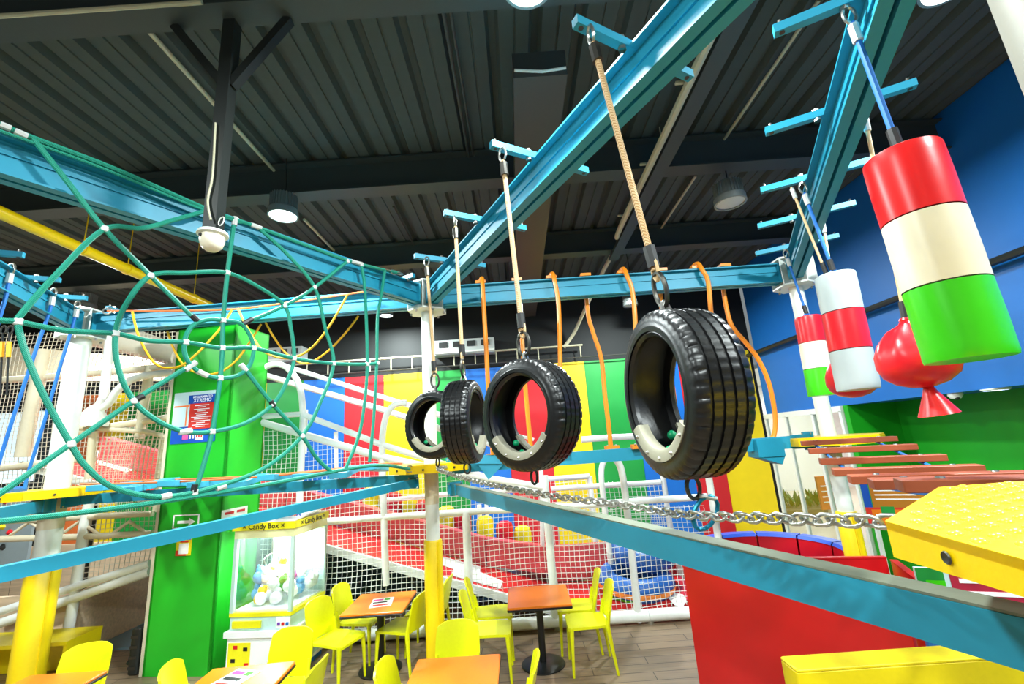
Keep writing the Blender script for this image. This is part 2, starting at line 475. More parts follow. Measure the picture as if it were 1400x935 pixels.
# ------------------------------------------------------------------ lamps of the hall
def high_bay(x, y, z, label, on=True, r=0.17, w=LAMP_W, top=5.93):
    t = thing('ceiling_lamp', label, 'lamp', (x, y, z), 'round lamps hanging from the ceiling')
    m = MB()
    m.lathe([(0.0, z + 0.27), (r * 0.8, z + 0.27), (r * 0.86, z + 0.10)], (x, y, 0), n=24)
    for k in range(28):
        a = 2 * PI * k / 28; m.box((x + math.cos(a) * r * 0.86, y + math.sin(a) * r * 0.86, z + 0.18), (0.03, 0.006, 0.17), Matrix.Rotation(a, 3, 'Z'))
    m.build('heat_sink', 'lamp_shell', t)
    MB().lathe([(r * 0.86, z + 0.10), (r * 1.02, z + 0.08), (r * 1.04, z), (r * 0.92, z), (r * 0.92, z + 0.02)], (x, y, 0), n=28).build('rim', 'lamp_shell', t)
    MB().lathe([(0.0, z + 0.005), (r * 0.6, z + 0.007), (r * 0.92, z + 0.015)], (x, y, 0), n=28).build('diffuser', 'lamp_glow' if on else 'lamp_off', t)
    MB().tube(crv([(x, y, z + 0.27), (x + 0.02, y, z + 0.4), (x, y, top)], 4), 0.008, 6).build('cable', 'black_metal', t)
    if on:
        ld = bpy.data.lights.new('bulb', 'AREA'); ld.shape = 'DISK'; ld.size = r * 1.9; ld.energy = w; ld.color = (0.90, 1.0, 0.99)
        lo = bpy.data.objects.new('bulb', ld); COL.objects.link(lo); lo.parent = t; lo.location = (0, 0, -0.012)
high_bay(-2.61, 4.70, 5.15, 'lit round lamp below the roof beam, above the rope web', r=0.16)
high_bay(2.81, 4.94, 5.05, 'unlit ribbed round lamp hanging to the right of the tyre beam', on=False, r=0.18)
p = aZ(528, 432, 5.2)
high_bay(p.x, p.y, 5.2, 'small lit round lamp far back above the sloping rails', r=0.14)
p = aY(862, 418, 9.0)
high_bay(p.x, p.y, p.z, 'dark round lamp far back behind the orange bars', on=False, r=0.15)
p = aZ(722, -22, 5.25)
high_bay(p.x, p.y, p.z, 'lit round lamp at the top edge over the brown duct', r=0.17)
p = aZ(1300, -22, 5.25)
high_bay(p.x, p.y, p.z, 'lit round lamp at the top edge over the right-hand beam', r=0.17)
for x, y, lb in ((-3.2, -0.6, 'lit round lamp behind the camera on the left'), (0.2, -1.6, 'lit round lamp behind the camera in the middle'), (3.6, -0.4, 'lit round lamp behind the camera on the right'),
                 (-6.2, 3.3, 'added lit round lamp out of view beyond the left edge'), (-7.6, 7.4, 'added lit round lamp over the far left play wing'), (2.4, 8.2, 'lit round lamp over the padded pool, hidden by the beam')):
    high_bay(x, y, 5.2, lb, r=0.17, w=LAMP_W * (1.15 if x < -6 else 1.0))  # the two leftmost lamps are added and stronger, to brighten the left wing

# ------------------------------------------------------------------ rope course: posts, hubs, platforms, beams
def hexpoly(c, r, a0=0.0, n=6): return [(c.x + r * math.cos(a0 + 2 * PI * k / n), c.y + r * math.sin(a0 + 2 * PI * k / n)) for k in range(n)]
def post(c, r, label, pad_top, wrap=True, top=4.42, paint='white_paint'):
    t = thing('steel_post', label, 'post', (c.x, c.y, 0), 'posts of the rope course')
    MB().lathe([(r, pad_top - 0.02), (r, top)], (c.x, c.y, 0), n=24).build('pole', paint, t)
    rp = r * 1.33
    m = MB()
    pts = [(rp * (1.0 if k % 2 == 0 else 0.955)) for k in range(16)]
    m.add([(c.x + pts[k] * math.cos(2 * PI * k / 16), c.y + pts[k] * math.sin(2 * PI * k / 16), z) for z in (0.0, pad_top - 0.02) for k in range(16)] +
          [(c.x + 0.9 * pts[k] * math.cos(2 * PI * k / 16), c.y + 0.9 * pts[k] * math.sin(2 * PI * k / 16), pad_top) for k in range(16)],
          [(k, (k + 1) % 16, 16 + (k + 1) % 16, 16 + k) for k in range(16)] + [(16 + k, 16 + (k + 1) % 16, 32 + (k + 1) % 16, 32 + k) for k in range(16)] + [tuple(range(32, 48))])
    sl = m.build('padding', 'yellow_pad', t, 'yellow padded sleeve')
    a = math.atan2(-c.y, -c.x) + 0.5
    MB().box((c.x + rp * math.cos(a), c.y + rp * math.sin(a), pad_top / 2), (0.014, 0.02, pad_top * 0.98), Matrix.Rotation(a, 3, 'Z')).build('seam', 'yellow_pad', sl, smooth=False)
    if wrap:
        MB().lathe([(r * 1.04, 1.74), (r * 1.04, ZPL - 0.09)], (c.x, c.y, 0), n=20).build('collar', 'cream_foam', t, 'brownish collar under the platform')
    for z0, z1 in ((4.025, 4.045), (4.375, 4.395)):
        MB().prism(hexpoly(c, 0.25, PI / 6), z0, z1).build('hub_plate', 'white_paint', t, smooth=False)
    m = MB()
    for k in range(6):
        a = k * PI / 3 + PI / 6
        m.box((c.x + 0.16 * math.cos(a), c.y + 0.16 * math.sin(a), 4.21), (0.18, 0.012, 0.33), Matrix.Rotation(a, 3, 'Z'))
    m.build('gusset', 'white_paint', t, smooth=False)
    for k in range(6):
        a = k * PI / 3
        p = (c.x + 0.205 * math.cos(a), c.y + 0.205 * math.sin(a))
        MB().lathe([(0.014, 4.0), (0.014, 4.025), (0, 4.0)], (p[0], p[1], 0), n=6).build('bolt', 'steel', t)
    return t
post(PC, 0.078, 'white steel post in the centre with a yellow padded foot beside the cafe tables', 1.36)
post(PR, 0.08, 'white steel post on the right behind the hanging bags, by the blue wall', 1.36)
post(PL, 0.115, 'thick white steel post on the left edge with a yellow padded foot by the bench', 1.36)
post(Vector((1.38, 0.86, 0)), 0.11, 'nearest steel post at the right edge, carrying the near studded platform', 1.36, paint=mat('shaded_white_paint', '#8f8c82', 0.5))  # white post in shade: the darkening is put into its grey colour

post(PM, 0.078, 'white steel post beyond the left edge, at the near end of the web beam', 1.36)
def platform(c, r, label, rot=0.0, z=ZPL):
    t = thing('platform', label, 'platform', (c.x, c.y, z - 0.09), 'yellow platforms round the posts')
    P8 = hexpoly(c, r, rot, 8)
    MB().prism(P8, z - 0.012, z).build('deck', 'yellow_paint', t, smooth=False)
    for k in range(8):
        a, b = Vector(P8[k]), Vector(P8[(k + 1) % 8])
        MB().bar((a.x, a.y, z - 0.052), (b.x, b.y, z - 0.052), 0.014, 0.078).build('edge_plate', 'yellow_paint', t, smooth=False)
        mid = (a + b) / 2; d = (mid - Vector((c.x, c.y))).normalized()
        MB().lathe([(0, 0.022), (0.012, 0.02), (0.014, 0.0)], (mid.x, mid.y, z - 0.052), (d.x, d.y, 0), n=6).build('bolt', 'dark_steel', t)
    m = MB()
    for k in range(6):
        a = k * PI / 3
        m.bar((c.x + 0.07 * math.cos(a), c.y + 0.07 * math.sin(a), z - 0.05), (c.x + (r - .03) * math.cos(a), c.y + (r - .03) * math.sin(a), z - 0.05), 0.03, 0.06)
    m.build('bracket', 'yellow_paint', t, smooth=False)
    return t
platform(PC, 0.47, 'yellow octagonal platform round the central post, seen edge on', PI / 8)
platform(PR, 0.52, 'yellow octagonal platform round the right-hand post behind the planks', PI / 8)
tl = platform(PL, 0.62, 'yellow octagonal platform round the thick left post, with a blue pad', PI / 8)
MB().rbox((PL.x - 0.55, PL.y - 0.45, ZPL + 0.02), (0.9, 0.35, 0.07), 0.03, Matrix.Rotation(0.3, 3, 'Z')).build('edge_pad', 'panel_blue', tl, 'blue edge pad')

# near platform with a raised stud tread
def near_platform():
    z = 2.165
    poly = [aZ(1210, 712, z), aZ(1283, 666, z)]
    v1, v2 = poly
    pts = [(v1.x, v1.y), (v2.x, v2.y), (v2.x + 0.50, v2.y + 0.02), (v2.x + 0.98, v2.y - 0.42), (v2.x + 0.96, v2.y - 1.02), (v2.x + 0.5, v2.y - 1.22), (v1.x + 0.12, v1.y - 0.62), (v1.x - 0.045, v1.y - 0.30)]
    t = thing('studded_platform', 'large yellow platform with a studded tread nearest the camera at the right', 'platform', (1.41, 0.84, z - 0.1))
    MB().prism(pts, z - 0.015, z).build('deck', 'yellow_paint', t, smooth=False)
    for k in range(len(pts)):
        a, b = Vector(pts[k]), Vector(pts[(k + 1) % len(pts)])
        ha = 0.062 if k in (0, 1) else 0.046; hb = 0.062 if (k + 1) % len(pts) in (0, 1) else 0.046
        dn = (b - a).normalized()
        MB().slab([(a.x, a.y, z - .001), (b.x, b.y, z - .001), (b.x, b.y, z - hb), (a.x, a.y, z - ha)], (dn.y * .012, -dn.x * .012, 0)).build('edge_plate', 'yellow_paint', t, smooth=False)
    h = aZ(1286, 765, z - 0.05)
    a, b = Vector(pts[7]), Vector(pts[0]); d = (b - a).normalized(); nrm = Vector((-d.y, d.x)); 
    f = a.lerp(b, 0.55)
    MB().lathe([(0.0, 0.0), (0.006, 0.0008), (0.0085, 0.002), (0.01, 0.0)], (f.x + nrm.x * 0.003, f.y + nrm.y * 0.003, z - 0.03), (nrm.x, nrm.y, 0), n=14).build('bolt_hole', 'dark_steel', t)
    def inside(x, y):
        c = False; j = len(pts) - 1
        for i in range(len(pts)):
            if (pts[i][1] > y) != (pts[j][1] > y) and x < (pts[j][0] - pts[i][0]) * (y - pts[i][1]) / (pts[j][1] - pts[i][1]) + pts[i][0]: c = not c
            j = i
        return c
    first = None; k = 0; u = Vector((0.66, 0.75)); w = Vector((0.75, -0.66))
    for i in range(-20, 40):
        for j in range(-30, 30):
            q = Vector((v1.x, v1.y)) + u * (i * 0.045) + w * (j * 0.045 + (0.0225 if i % 2 else 0))
            if not (inside(q.x - .02, q.y) and inside(q.x + .02, q.y) and inside(q.x, q.y - .02) and inside(q.x, q.y + .02)): continue
            if q.x > 1.55 or q.y < 0.4 or (q - Vector((1.41, .84))).length < 0.13 or q.x / max(q.y, .1) > 1.75: continue
            if k >= 280: break
            if first is None:
                first = MB().lathe([(0.011, 0.0), (0.0095, 0.0035), (0.005, 0.006), (0, 0.0065)], (q.x, q.y, z), n=8).build('stud', 'yellow_stud', t)
                q0 = q
            else:
                copy_part(first, t, Matrix.Translation((q.x - q0.x, q.y - q0.y, 0)))
            k += 1
near_platform()

def ibeam(A, B, label, bars=(), half=0.41, trim=0.2):
    d = (B - A).normalized(); s = Vector((-d.y, d.x, 0)); a = A + d * trim; b = B - d * trim
    t = thing('overhead_beam', label, 'beam', ((A.x + B.x) / 2, (A.y + B.y) / 2, ZB - 0.16), 'overhead beams of the rope course')
    for sg in (1, -1):
        m = MB()
        for z, zz in ((ZB - 0.118, 0.014), (ZB + 0.118, 0.014)):
            m.bar(a + s * sg * 0.044 + Vector((0, 0, z)), b + s * sg * 0.044 + Vector((0, 0, z)), 0.064, zz)
        m.bar(a + s * sg * 0.018 + Vector((0, 0, ZB)), b + s * sg * 0.018 + Vector((0, 0, ZB)), 0.012, 0.225)
        m.bar(a + s * sg * 0.03 + Vector((0, 0, ZB + 0.03)), b + s * sg * 0.03 + Vector((0, 0, ZB + 0.03)), 0.012, 0.02)
        m.build('channel', 'blue_paint', t, smooth=False)
    for P in (a, b):
        MB().bar(P + Vector((0, 0, ZB - 0.13)), P + Vector((0, 0, ZB + 0.13)), 0.15, 0.02, up=d).build('end_plate', 'blue_paint', t, smooth=False)
    for (x, y) in bars:
        c = Vector((x, y, ZT + 0.012)); c = A + d * (c - A).dot(d); c.z = ZT + 0.005
        bo = MB().bar(c - s * half, c + s * half, 0.045, 0.05).build('cross_bar', 'blue_paint', t, smooth=False)
        for sg in (1, -1):
            q = c + s * sg * 0.11
            MB().lathe([(0.022, -0.045), (0.022, 0.04), (0.012, 0.05), (0, 0.05)], q, n=6).build('clamp_bolt', 'steel', bo)
            q = c + s * sg * (half - 0.035)
            MB().lathe([(0.01, 0.024), (0.01, 0.05), (0.0, 0.05)], q, n=6).lathe([(0.014, -0.027), (0.014, -0.0255), (0, -0.0275)], q, n=8).build('bolt', 'dark_steel', bo)
    return t
ibeam(PC, PN + Vector((-.03, 0, 0)), 'blue overhead beam with cross bars that carries the hanging tyres', ((0.79, 1.96), (0.33, 2.83), (-0.11, 3.70), (-0.55, 4.54)))
ibeam(PR, PN, 'blue overhead beam with cross bars that carries the punching bags', ((1.82, 1.72), (2.23, 2.51), (2.62, 3.29), (2.96, 4.0), (3.33, 4.72)))
ibeam(PC, PM, 'blue overhead beam running behind the green rope web to the upper left', ((-1.27, 4.95),), half=0.2)
ibeam(PC, PR, 'blue overhead beam level with the orange bars between the two white posts')
ibeam(PL, PC, 'blue overhead beam behind the yellow rope loops', ((-5.05, 5.4),), half=0.2)
_a, _b = aZ(0, 376, ZT), aZ(100, 433, ZT); PLM = PL + (_a - _b).normalized() * 4.6; PLM.z = 0
_d = (PLM - PL).normalized(); _s = Vector((-_d.y, _d.x, 0))
ibeam(PL, PLM, 'blue overhead beam at the left edge that carries the blue ropes', [tuple((PL + _d * k).xy) for k in (0.75, 1.35, 2.0, 2.7)], half=0.3)

# lower rails
def low_rail(p, q, label, w=0.08, h=0.115, strip=False, brackets=True):
    p, q = Vector(p), Vector(q); d = (q - p).normalized()
    t = thing('low_rail', label, 'rail', tuple((p + q) / 2), 'low blue rails between the posts')
    MB().bar(p, q, w, h).build('tube', 'blue_paint', t, smooth=False)
    if strip:
        MB().bar(p + Vector((0, 0, h / 2 + 0.004)), q + Vector((0, 0, h / 2 + 0.004)), w - 0.004, 0.006).build('top_strip', mat('worn_top', '#6e7563', 0.55, bump=0.1), t, 'worn grey-green top strip', smooth=False)
    if brackets:
        for P, sg in ((p, 1), (q, -1)):
            b = MB().bar(P, P + d * 0.012 * sg, w * 2.2, h * 1.5).bar(P, P + d * 0.18 * sg, w * 1.25, h * 1.12).build('end_bracket', 'blue_paint', t, smooth=False)
            s = Vector((-d.y, d.x, 0))
            for a in (-1, 1):
                for z in (-1, 1):
                    MB().ball(P + d * 0.014 * sg + s * a * w * 0.9 + Vector((0, 0, z * h * 0.6)), 0.011, 6, 4).build('bolt', 'steel', b)
    return t
zr = 1.90
A, B = aZ(622, 668, zr), aZ(1400, 872, zr)
dd = (B - A).normalized()
low_rail(A, B + dd * 0.5, 'near blue low rail slanting from the central post to the lower right corner', strip=True, h=0.10)
A = aP(566, 660, PC, PM); B = aP(0, 785, PC, PM); dd = (B - A).normalized()
low_rail(A, B + dd * 0.8, 'blue low rail crossing the green pillar to the lower left', w=0.07, h=0.08)
low_rail((-0.85, 5.3, 2.13), (3.38, 5.3, 2.15), 'blue low rail behind the tyres under the orange bars', w=0.09, h=0.14)
low_rail((-5.35, 5.40, 2.05), (-1.22, 5.31, 2.02), 'blue low rail under the blue board bridge', w=0.09, h=0.11)
low_rail(PL + _d * 0.2 + Vector((0, 0, 2.02)), PM + Vector((0, 0, 2.02)), 'blue low rail leaving the thick left post to the left', w=0.09, h=0.12)
g = aY(670, 648, 5.1)
t = thing('gusset_plate', 'pale blue triangular plate fixed under the low rail behind the tyres', 'plate', (g.x, 5.19, 2.1))
MB().slab([aY(652, 633, 5.19), aY(690, 633, 5.19), aY(668, 656, 5.19)], (0, 0.05, 0)).build('plate', 'blue_paint_pale', t, smooth=False)
MB().slab([aY(648, 622, 5.17), aY(693, 622, 5.17), aY(693, 634, 5.17), aY(648, 634, 5.17)], (0, 0.03, 0)).build('flange', 'blue_paint_pale', t, smooth=False)
g = aY(1056, 612, 5.15)
t = thing('junction_box', 'teal box joint where the low rail meets the right-hand platform', 'joint', (g.x, 5.3, g.z))
MB().box((g.x, 5.3, g.z), (0.30, 0.24, 0.2)).build('box', 'blue_paint', t, smooth=False)
MB().slab([(g.x - .15, 5.19, g.z - .1), (g.x + .15, 5.19, g.z - .1), (g.x + .1, 5.19, g.z - .19)], (0, 0.2, 0)).build('plate', 'blue_paint', t, smooth=False)

# ------------------------------------------------------------------ hardware pieces
def ring_pts(c, a, b, ra, rb, n=14):
    c = Vector(c); return [c + Vector(a) * ra * math.cos(2 * PI * k / n) + Vector(b) * rb * math.sin(2 * PI * k / n) for k in range(n)]
def carabiner(c, d, w, L, r, parent, m='steel', name='carabiner'):
    d = Vector(d).normalized(); w = Vector(w).normalized()
    return MB().tube(ring_pts(c, w, d, L * 0.32, L * 0.5), r, 6, closed=True).build(name, m, parent)
def rope_drop(top, bot, r, m, parent, name='rope', sleeve='steel', sag=(0, 0, 0), n=8):
    top, bot = Vector(top), Vector(bot); mid = (top + bot) / 2 + Vector(sag)
    pts = crv([top, mid, bot], 8)
    o = MB().tube(pts, r, n).build(name, m, parent)
    d = (bot - top).normalized()
    if sleeve:
        for P, sg in ((pts[0], 1), (pts[-1], -1)):
            e = d * sg
            MB().tube([P + e * 0.015, P + e * 0.11], r * 1.7, 8).build('sleeve', sleeve if sg > 0 else 'black_sleeve', o)
    return o

# ------------------------------------------------------------------ hanging tyres
def hanging_tyre(c, axis, R, hw, top, label):
    c = Vector(c); ax = Vector(axis); ax.z = 0; ax.normalize()
    t = thing('hanging_tyre', label, 'tyre', tuple(c), 'tyres hanging from the blue beam')
    z = Vector((0, 0, 1)); y = z.cross(ax); RM = Matrix((ax, y, z)).transposed()
    bead = R * 0.69
    prof = [(bead, -hw * .74), (bead - .002, -hw * .90), (bead + .012, -hw * 1.0), (bead + .02, -hw * .97), (R * .745, -hw * 1.05), (R * .80, -hw * 1.06), (R * .81, -hw * 1.035), (R * .86, -hw * 1.03), (R * .92, -hw * .98), (R * .955, -hw * .93), (R * .985, -hw * .82)]
    sh = (9, 10)
    gro = []
    for g in (-.56, -.19, .19, .56):
        gro += [(R * (1 - .012 * g * g), (g - .055) * hw), (R * .972, (g - .04) * hw), (R * .972, (g + .04) * hw), (R * (1 - .012 * g * g), (g + .055) * hw)]
    left = len(prof)
    prof2 = [(r, -zz) for r, zz in reversed(prof)]
    full = prof + gro + prof2 + [(R * .78, hw * .82), (R * .90, hw * .78), (R * .93, hw * .4), (R * .93, -hw * .4), (R * .90, -hw * .78), (R * .78, -hw * .82)]
    n = 216; vs = []; fs = []; P = len(full)
    for i in range(n):
        a = 2 * PI * i / n
        for j, (r, zz) in enumerate(full):
            if (j in (left - 2, left - 1) or j in (left + len(gro), left + len(gro) + 1)) and i % 5 == 0: r -= 0.008
            if left <= j < left + len(gro) and i % 4 == 0 and (j - left) % 4 in (0, 3): r -= 0.003
            vs.append(RM @ Vector((zz, math.sin(a) * r, math.cos(a) * r)) + c)
    for i in range(n):
        i2 = (i + 1) % n
        for j in range(P):
            j2 = (j + 1) % P; fs.append((i * P + j, i2 * P + j, i2 * P + j2, i * P + j2))
    MB().add(vs, fs).build('tread', 'rubber', t)
    for sg in (-1, 1):                           # grey guard clipped round the lower rim, with screws
        gp = [(bead - .012, .60), (bead - .012, 1.02), (bead + .0, 1.08), (bead + .032, 1.10), (bead + .032, 1.02), (bead + .004, .98), (bead + .004, .60)]
        vs = []; fs = []; m_ = 24; PP = len(gp)
        for i in range(m_ + 1):
            a = PI + (-1.02 + 2.04 * i / m_)
            for r, k in gp: vs.append(RM @ Vector((sg * k * hw, math.sin(a) * r, math.cos(a) * r)) + c)
        for i in range(m_):
            for j in range(PP):
                j2 = (j + 1) % PP; fs.append((i * PP + j, (i + 1) * PP + j, (i + 1) * PP + j2, i * PP + j2))
        fs += [tuple(range(PP)), tuple(range(m_ * PP, (m_ + 1) * PP))]
        go = MB().add(vs, fs).build('edge_guard', 'guard_plastic', t, 'grey plastic rim guard')
        for i in range(5):
            a = PI - 0.85 + 1.7 * i / 4
            MB().ball(RM @ Vector((sg * 1.10 * hw, math.sin(a) * (bead + .018), math.cos(a) * (bead + .018))) + c, 0.0075, 6, 4).build('screw', 'steel', go)
    for a, k in ((PI - .55, .35), (PI + .75, -.2), (PI + .15, .5)):
        MB().ball(RM @ Vector((k * hw, math.sin(a) * (bead * .985), math.cos(a) * (bead * .985))) + c, 0.02, 10, 6).build('knob', 'green_knob', t, 'green bolt cap')
    tp = c + Vector((0, 0, R * 0.985)); top = Vector(top)
    d = (top - tp).normalized()
    MB().tube(crv([tp - ax * .02, tp + d * .05, tp + ax * .02], 6), 0.011, 6).build('eye_bolt', 'steel', t)
    carabiner(tp + d * 0.105, d, y, 0.15, 0.010, t, 'dark_steel', 'shackle')
    ro = rope_drop(top - d * 0.10, tp + d * 0.19, 0.0155, 'tan_rope', t, sleeve='dark_steel')
    MB().tube(ring_pts(tp + d * 0.2, y, d, .022, .055), 0.0085, 6, closed=True).build('thimble', 'sand_rope', ro)
    carabiner(top - d * 0.045, d, y, 0.10, 0.008, t, 'steel', 'top_shackle')
    bt = c - Vector((0, 0, R))
    carabiner(bt - Vector((0, 0, .03)), (0, 0, 1), ax, 0.08, 0.008, t, 'dark_steel', 'lower_shackle')
    return bt
hw = 0.105
tops = [aZ(805, 38, 4.32), aZ(686, 203, 4.32), aZ(622, 296, 4.32), aZ(583, 352, 4.32)]
tyre_spec = [((928, 536), 1.72, (-0.99, -0.13), 'largest hanging tyre, nearest the camera, its tread turned to the right'),
             ((724, 566), 2.62, (-0.71, -0.71), 'second hanging tyre, its open face turned towards the camera'),
             ((636, 576), 3.50, (0.98, -0.17), 'small hanging tyre third along, showing its tread and a narrow opening'),
             ((597, 580), 4.30, (-0.44, -0.89), 'smallest hanging tyre, in front of the central white post')]
bots = []
for (px, Y, ax, lb), tp in zip(tyre_spec, tops):
    bots.append(hanging_tyre(aY(*px, Y), (ax[0], ax[1], 0), 0.325, hw, tp, lb))

# chain under the tyres
def chain(points, pitch, r, label, name='chain'):
    pts = crv(points, 14)
    t = thing(name, label, 'chain', tuple(points[len(points) // 2]))
    L = pitch * 1.32; w = L * 0.62
    m = MB(); path = []
    for k in range(10): a = -PI / 2 + PI * k / 9; path.append(Vector((L / 2 - w / 2 + w / 2 * math.cos(a) * .98, w / 2 * math.sin(a), 0)))
    for k in range(10): a = PI / 2 + PI * k / 9; path.append(Vector((-L / 2 + w / 2 + w / 2 * math.cos(a) * .98, w / 2 * math.sin(a), 0)))
    m.tube(path, r, 6, closed=True)
    me_o = None; acc = 0.0; k = 0; prev = pts[0]
    base = Vector(t.location)
    for p in pts[1:]:
        seg = (p - prev).length
        while acc <= seg and seg > 0:
            c = prev.lerp(p, acc / seg); d = (p - prev).normalized(); s = d.cross(Vector((0, 0, 1))).normalized(); u = s.cross(d)
            ang = PI / 4 + (PI / 2 if k % 2 else 0)
            a2 = s * math.cos(ang) + u * math.sin(ang); b2 = d.cross(a2)
            mx = Matrix((d, a2, b2)).transposed().to_4x4(); mx.translation = c - base
            if me_o is None:
                me = bpy.data.meshes.new('link'); me.from_pydata(m.v, [], m.f); me.shade_smooth(); me.materials.append(MATS['steel'])
                me_o = bpy.data.objects.new('link', me); COL.objects.link(me_o); me_o.parent = t; me_o.matrix_basis = mx
            else: copy_part(me_o, t, mx)
            k += 1; acc += pitch
        acc -= seg; prev = p
    return t
chp = [aZ(1212, 713, 2.13)] + [bots[0] - Vector((0.02, 0, .125)), aY(850, 690, 2.12), bots[1] - Vector((0, 0, .12)), bots[2] - Vector((0, 0, .11)), bots[3] - Vector((0, 0, .09)), Vector((-0.80, 4.92, 2.15))]
chp[0].z = 2.13
chain(chp, 0.040, 0.005, 'steel chain slung under the tyres to the near studded platform')
c0 = bots[0] - Vector((-0.03, 0, 0.12))
t = thing('blue_carabiner', 'large blue and steel snap hook joining the largest tyre to the chain', 'hook', tuple(c0))
MB().tube(ring_pts(c0, Vector((0.8, 0, -.6)), Vector((.6, 0, .8)), 0.038, 0.065), 0.008, 8, closed=True).build('hook', mat('hook_blue', '#1a7896', 0.3, metal=0.6), t)
MB().tube([c0 + Vector((-.015, 0, .06)), c0 + Vector((.05, 0, .045))], 0.009, 8).build('gate', 'steel', t)

# ------------------------------------------------------------------ punching bags
def bag(c_top, c_bot, r, cols, top, label, rope_m='blue_rope', names=None, sag=(0, 0, 0), cream=None):
    c_top, c_bot = Vector(c_top), Vector(c_bot); ax = (c_top - c_bot); L = ax.length; ax.normalize()
    t = thing('punching_bag', label, 'punching bag', tuple(c_bot), 'padded cylinder bags hanging over the plank bridge')
    for k, col in enumerate(cols):                  # from the top down
        z1 = L - L * k / 3; z0 = L - L * (k + 1) / 3
        prof = [(r * 1.006, z0 + 0.004)] + [(r * (1 + 0.012 * math.sin(PI * j / 6)), z0 + (z1 - z0) * j / 6) for j in range(1, 6)] + [(r * 1.006, z1 - 0.002)]
        if k == 0: prof[-1:] = [(r * 1.0, z1 - .012), (r * .985, z1), (r * .90, z1 + .006), (0, z1 + .008)]
        if k == 2: prof[:1] = [(0, z0 + .008), (r * .88, z0 + .0), (r * .97, z0 + .002), (r * 1.0, z0 + .018), (r * 1.004, z0 + .045)]
        nb = 4 if k == 2 else 0
        def fn(i, j, rr): return rr * (1 + ((0.028 if j == 2 else .016) * math.sin(i * 2.2 + (i % 3)) if nb and j in (1, 2, 3) else 0))
        MB().lathe(prof, c_bot, ax, n=40, fn=fn).build((names or ['band'] * 3)[k], col, t)
    for s in (1,):
        MB().tube(crv([c_top + Vector((-.05, 0, .004)), c_top + Vector((0, 0, .05)), c_top + Vector((.05, 0, .004))], 5), 0.01, 6).build('loop', 'blue_rope', t)
    top = Vector(top)
    ro = rope_drop(top - Vector((0, 0, .09)), c_top + Vector((0, 0, .03)), 0.013, rope_m, t, sag=sag, sleeve='clip_grey')
    if cream: rope_drop(top + Vector(cream), c_top + Vector(cream) * 0.6 + Vector((0, 0, .02)), 0.010, 'sand_rope', t, name='cream_rope', sleeve='clip_grey')
    carabiner(top - Vector((0, 0, .045)), (0, 0, 1), (1, 0, 0), 0.1, 0.008, t)
    return t
n3 = ['top_band', 'middle_band', 'bottom_band']
_db = (PN - PR).normalized(); _sb = Vector((-_db.y, _db.x, 0))
def bar_hook(b, side): c = PR + _db * ((Vector((*b, 0)) - PR).dot(_db)) + _sb * side; c.z = 4.315; return c
hp = bar_hook((1.82, 1.72), -.10)
ct, cb = aY(1232, 214, hp.y), aY(1327, 492, hp.y)
bag(ct, cb, 0.148 * hp.y / 1.86, ['vinyl_red_bright', 'vinyl_cream', 'vinyl_green'], hp, 'largest punching bag with red, cream and green bands at the upper right', names=n3)
hp = bar_hook((2.62, 3.29), -.11)
ct, cb = aY(1141, 377, hp.y), aY(1174, 533, hp.y)
bag(ct, cb, 0.132 * hp.y / 3.22, ['vinyl_grey', 'vinyl_red', 'vinyl_grey'], hp, 'grey punching bag with one red band, second from the front', names=n3, cream=(-.06, .05, 0))
hp = bar_hook((3.33, 4.72), -.11)
ct, cb = aY(1104, 434, hp.y), aY(1124, 541, hp.y)
bag(ct, cb, 0.128 * hp.y / 4.74, ['vinyl_red', 'vinyl_cream', 'vinyl_green'], hp, 'smallest punching bag, red white and green, farthest along the beam', names=n3)

def pear_bag(px, Y, R, H, top, label, tail=True):
    top = Vector(top); R *= top.y / Y; H *= top.y / Y; t0 = aY(*px, top.y)
    t = thing('pear_bag', label, 'punching bag', tuple(t0), 'red pear-shaped bags hanging behind the cylinders')
    z = t0.z
    prof = [(0.025, H * .50), (0.04, H * .44), (R * .55, H * .36), (R * .85, H * .2), (R * .98, 0.02), (R * 1.0, -H * .12), (R * .88, -H * .26), (R * .6, -H * .36), (0.05, -H * .41), (0.02, -H * .42)]
    def fn(i, j, r): return r * (1 + (0.07 if j < 3 else 0.03 if j < 5 else 0.0) * math.sin(i * 2 * PI / 48 * 9 + (i * 7 % 5) * .2))
    MB().lathe(prof, t0, (0, 0, 1), n=48, fn=fn).build('bag', 'vinyl_red', t)
    if tail:
        MB().lathe([(0.02, -H * .40), (0.035, -H * .5), (0.09, -H * .78), (0.075, -H * .775), (0.03, -H * .5)], t0, (-0.12, 0, 1), n=20).build('tail', 'vinyl_red_bright', t)
    MB().lathe([(0.027, H * .47), (0.032, H * .5), (0.027, H * .53)], t0, n=12).build('collar', 'vinyl_red', t)
    carabiner(top - Vector((0, 0, .04)), (0, 0, 1), (1, 0, 0), .09, .007, t)
    rope_drop(Vector(top) - Vector((0, 0, .08)), t0 + Vector((0, 0, H * .5)), 0.011, 'sand_rope', t, sleeve='clip_grey')
pear_bag((1252, 487), 2.45, 0.185, 0.42, bar_hook((2.23, 2.51), .13), 'red leather pear bag with a hanging tail, half behind the largest bag')
pear_bag((1163, 515), 3.75, 0.185, 0.42, bar_hook((2.96, 4.0), .13), 'red pear bag almost hidden behind the grey bag', tail=False)

